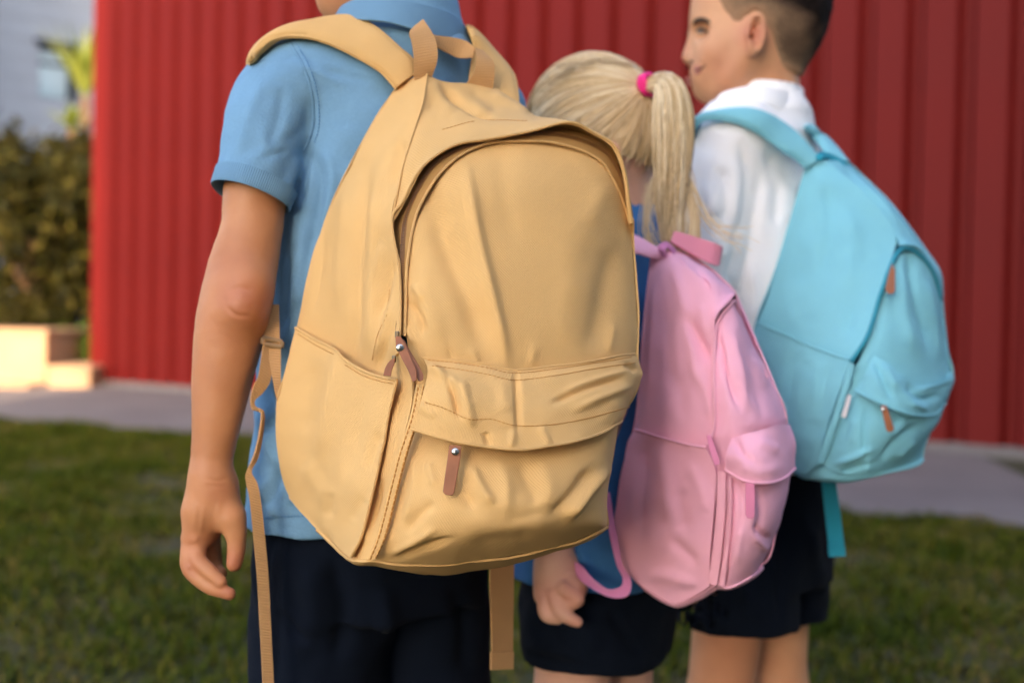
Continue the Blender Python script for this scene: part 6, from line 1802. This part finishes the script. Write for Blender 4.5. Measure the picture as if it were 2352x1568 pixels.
k_rows = [
 [(1461,988,1.247),(1495,997,1.216),(1535,1009,1.193),(1580,1020,1.174),(1622,1027,1.162)],
 [(1441,1022,1.248),(1478,1045,1.222),(1537,1060,1.190),(1595,1075,1.172),(1645,1086,1.158)],
 [(1423,1120,1.248),(1465,1135,1.218),(1530,1158,1.189),(1592,1172,1.170),(1640,1178,1.158)],
 [(1410,1210,1.248),(1465,1242,1.220),(1530,1266,1.190),(1588,1272,1.173),(1632,1268,1.161)],
 [(1430,1297,1.249),(1490,1354,1.222),(1550,1384,1.198),(1598,1365,1.183),(1630,1345,1.170)]]
FOLD_GAIN = 0.8
PS = Patch(s_rows, 80, 46, [([(1572,720),(1600,775),(1634,835)], 12, -9), ([(1545,600),(1570,700),(1590,800),(1600,880)], 13, 5), ([(1610,700),(1620,770)], 10, 3), ([(1590,840),(1620,890),(1638,960)], 12, 4),
   ([(1530,690),(1535,800),(1545,920)], 14, -3), ([(1505,650),(1500,760),(1490,900)], 9, 3), ([(1560,860),(1570,960)], 14, -3)], 1.0, 80, 71)
PT = Patch(t_rows, 30, 50, [([(1590,610),(1610,640),(1625,690)], 10, -4), ([(1610,625),(1640,665)], 9, 3)], 1.2, 50, 72)
PD = Patch(d_rows, 56, 44, [([(1648,770),(1668,850),(1700,935)], 10, -8), ([(1680,760),(1700,850),(1712,940)], 10, 5), ([(1715,820),(1740,900),(1755,960)], 10, -3), ([(1730,820),(1760,890)], 8, 3)], 1.2, 50, 73)
PQ = Patch(q_rows, 56, 44, [([(1690,1100),(1705,1150),(1700,1200)], 8, -3.5), ([(1730,1120),(1750,1170),(1740,1230)], 9, -5), ([(1700,1210),(1690,1290)], 10, 3), ([(1735,1210),(1770,1240)], 6, -5), ([(1730,1230),(1765,1265)], 7, 3)], 0.9, 60, 74)
PF = Patch(f_rows, 34, 44, [([(1688,1008),(1706,1040),(1735,1062)], 8, -4.5), ([(1700,1068),(1740,1085),(1790,1072)], 14, 3), ([(1740,1012),(1790,1035)], 12, 3)], 0.8, 60, 75)
PK_ = Patch(k_rows, 70, 56, [([(1520,1020),(1530,1100),(1540,1200)], 18, 4), ([(1485,1030),(1475,1130),(1470,1230)], 14, -4), ([(1580,1060),(1610,1120),(1625,1180)], 16, 3), ([(1540,1240),(1580,1270),(1600,1300)], 12, -4),
   ([(1490,1320),(1540,1325),(1600,1340)], 14, 5), ([(1560,1120),(1570,1220)], 16, -3)], 1.0, 80, 76)
bt = [[s_rows[0][4], s_rows[0][3], s_rows[0][2], s_rows[0][1]] + q_rows[3],
      [(1440,1310,1.265),(1492,1356,1.245),(1550,1386,1.225),(1602,1372,1.21),(1645,1350,1.20),(1668,1350,1.19),(1700,1338,1.195),(1728,1320,1.21),(1746,1302,1.225)],
      [(1450,1290,1.29),(1500,1320,1.30),(1550,1340,1.305),(1590,1335,1.31),(1630,1325,1.32),(1650,1318,1.325),(1670,1310,1.335),(1685,1300,1.345),(1695,1290,1.36)]]
PB = Patch(bt, 20, 56, amp=0.8, seed=77)
pk_right = [t_rows[0][5], d_rows[2][-1], d_rows[4][-1], q_rows[2][-1], q_rows[3][-1]]
pk_rb = [(1620,660,1.36),(1640,860,1.41),(1645,1000,1.42),(1650,1200,1.41),(1695,1290,1.36)]
PR = Patch([[a, ((a[0]+b[0])/2+12, (a[1]+b[1])/2, (a[2]+b[2])/2), b] for a, b in zip(pk_right, pk_rb)], 30, 14, seed=78)
pk_lb = [s_rows[9][4], s_rows[6][4], s_rows[4][4], s_rows[2][4], s_rows[0][4]]
PBK = Patch([[a, ((a[0]+b[0])/2, (a[1]+b[1])/2, (a[2]+b[2])/2), b] for a, b in zip(pk_lb, pk_rb)], 30, 14)
PTB = Patch([t_rows[0], [((a[0]*0.5+0.5*b), a[1]*0.9+75, a[2]+0.05) for a, b in zip(t_rows[0], np.linspace(1530, 1690, 8))]], 8, 50)
shell([PS, PT, PR, PBK, PB, PTB], 'main_compartment', M_PK, pk)
shell([PD], 'front_panel', M_PK, pk)
shell([PQ], 'front_pocket', M_PK, pk)
shell([PF], 'pocket_flap', M_PK, pk, extra=lambda mb: tube(mb, PF.row(-1), 0.0015, 6))
shell([PK_], 'side_pocket', M_PK, pk, extra=lambda mb: tube(mb, PK_.row(0), 0.0016, 6))
mb = MB(); zz_ = [(1625,1022,1.162),(1640,980,1.165),(1640,900,1.171),(1639,830,1.181),(1645,748,1.194),(1665,714,1.203),(1684,692,1.217),(1692,702,1.233),(1702,732,1.248)]
tube(mb, ats(crom(zz_, 80)), 0.0024, 6); mb.build('zipper', M_PKZ, pk, True)
mb = MB(); band(mb, [(1648,1080,1.156),(1646,1170,1.153),(1637,1260,1.156),(1628,1338,1.164)], [(1668,1084,1.153),(1666,1172,1.150),(1658,1262,1.153),(1648,1342,1.160)], 0.002, 0.0006, 4)
band(mb, [(1672,1095,1.150),(1672,1172,1.147),(1664,1262,1.150),(1652,1340,1.158)], [(1680,1098,1.146),(1681,1174,1.142),(1674,1262,1.146),(1664,1344,1.156)], 0.002, 0.0006, 4)
mb.build('seam_binding', M_PKZ, pk, True)
pull([(1712,1108),(1733,1110),(1734,1150),(1733,1185),(1728,1191),(1717,1190),(1712,1182)], 1.122, 1.116, None, parent=pk, mat=M_PKP)
pull([(1622,1000),(1632,998),(1642,1025),(1653,1060),(1650,1068),(1641,1066),(1630,1035)], 1.150, 1.138, None, parent=pk, mat=M_PKP)
pull([(1742,828),(1750,836),(1764,860),(1766,872),(1756,862),(1744,842)], 1.232, 1.226, None, parent=pk, mat=M_PKZ)
padded([(1448,580,1.27),(1470,582,1.264),(1495,590,1.262),(1517,594,1.262)], [(1446,536,1.285),(1475,550,1.278),(1500,565,1.27),(1538,581,1.266)], mat=M_PK, parent=pk, thick=0.003, bulge=0.0015, cloth=SHIRT3)
M_CORAL = fabric('coral_strap', (0.86, 0.29, 0.37), 0.0019, 0.4, 0.72, 0.2, vary=0.05)
mb = MB(); band_w(mb, ats(drape([(1540,556,1.268),(1565,570,1.275),(1600,590,1.282),(1640,608,1.290),(1650,609,1.30),(1652,604,1.32)], SHIRT3, 0.004)), ats(drape([(1548,532,1.285),(1570,537,1.292),(1610,549,1.30),(1650,563,1.308),(1659,569,1.318),(1656,575,1.34)], SHIRT3, 0.004)), 0.0018, 0.0, 5)
mb.build('shoulder_strap', M_CORAL, pk, True)
mb = MB(); band(mb, [(1388,1130,1.245),(1397,1205,1.235),(1408,1262,1.228),(1418,1300,1.225),(1430,1325,1.225),(1426,1345,1.222),(1398,1352,1.225),(1365,1330,1.24),(1338,1300,1.262),(1322,1290,1.275)],
    [(1400,1130,1.243),(1412,1205,1.233),(1423,1262,1.226),(1430,1298,1.223),(1450,1335,1.223),(1440,1368,1.22),(1398,1370,1.223),(1350,1345,1.24),(1328,1325,1.262),(1316,1312,1.275)], 0.0018, n=110, nx=4)
mb.build('webbing_tail', M_PKW, pk, True)
mb = MB(); band(mb, [(1520,588,1.255),(1512,566,1.255),(1530,556,1.262),(1552,575,1.268)], [(1532,590,1.25),(1527,576,1.25),(1535,570,1.257),(1546,586,1.262)], 0.0022, n=40, nx=4)
mb.build('haul_loop', M_PKW, pk, True)
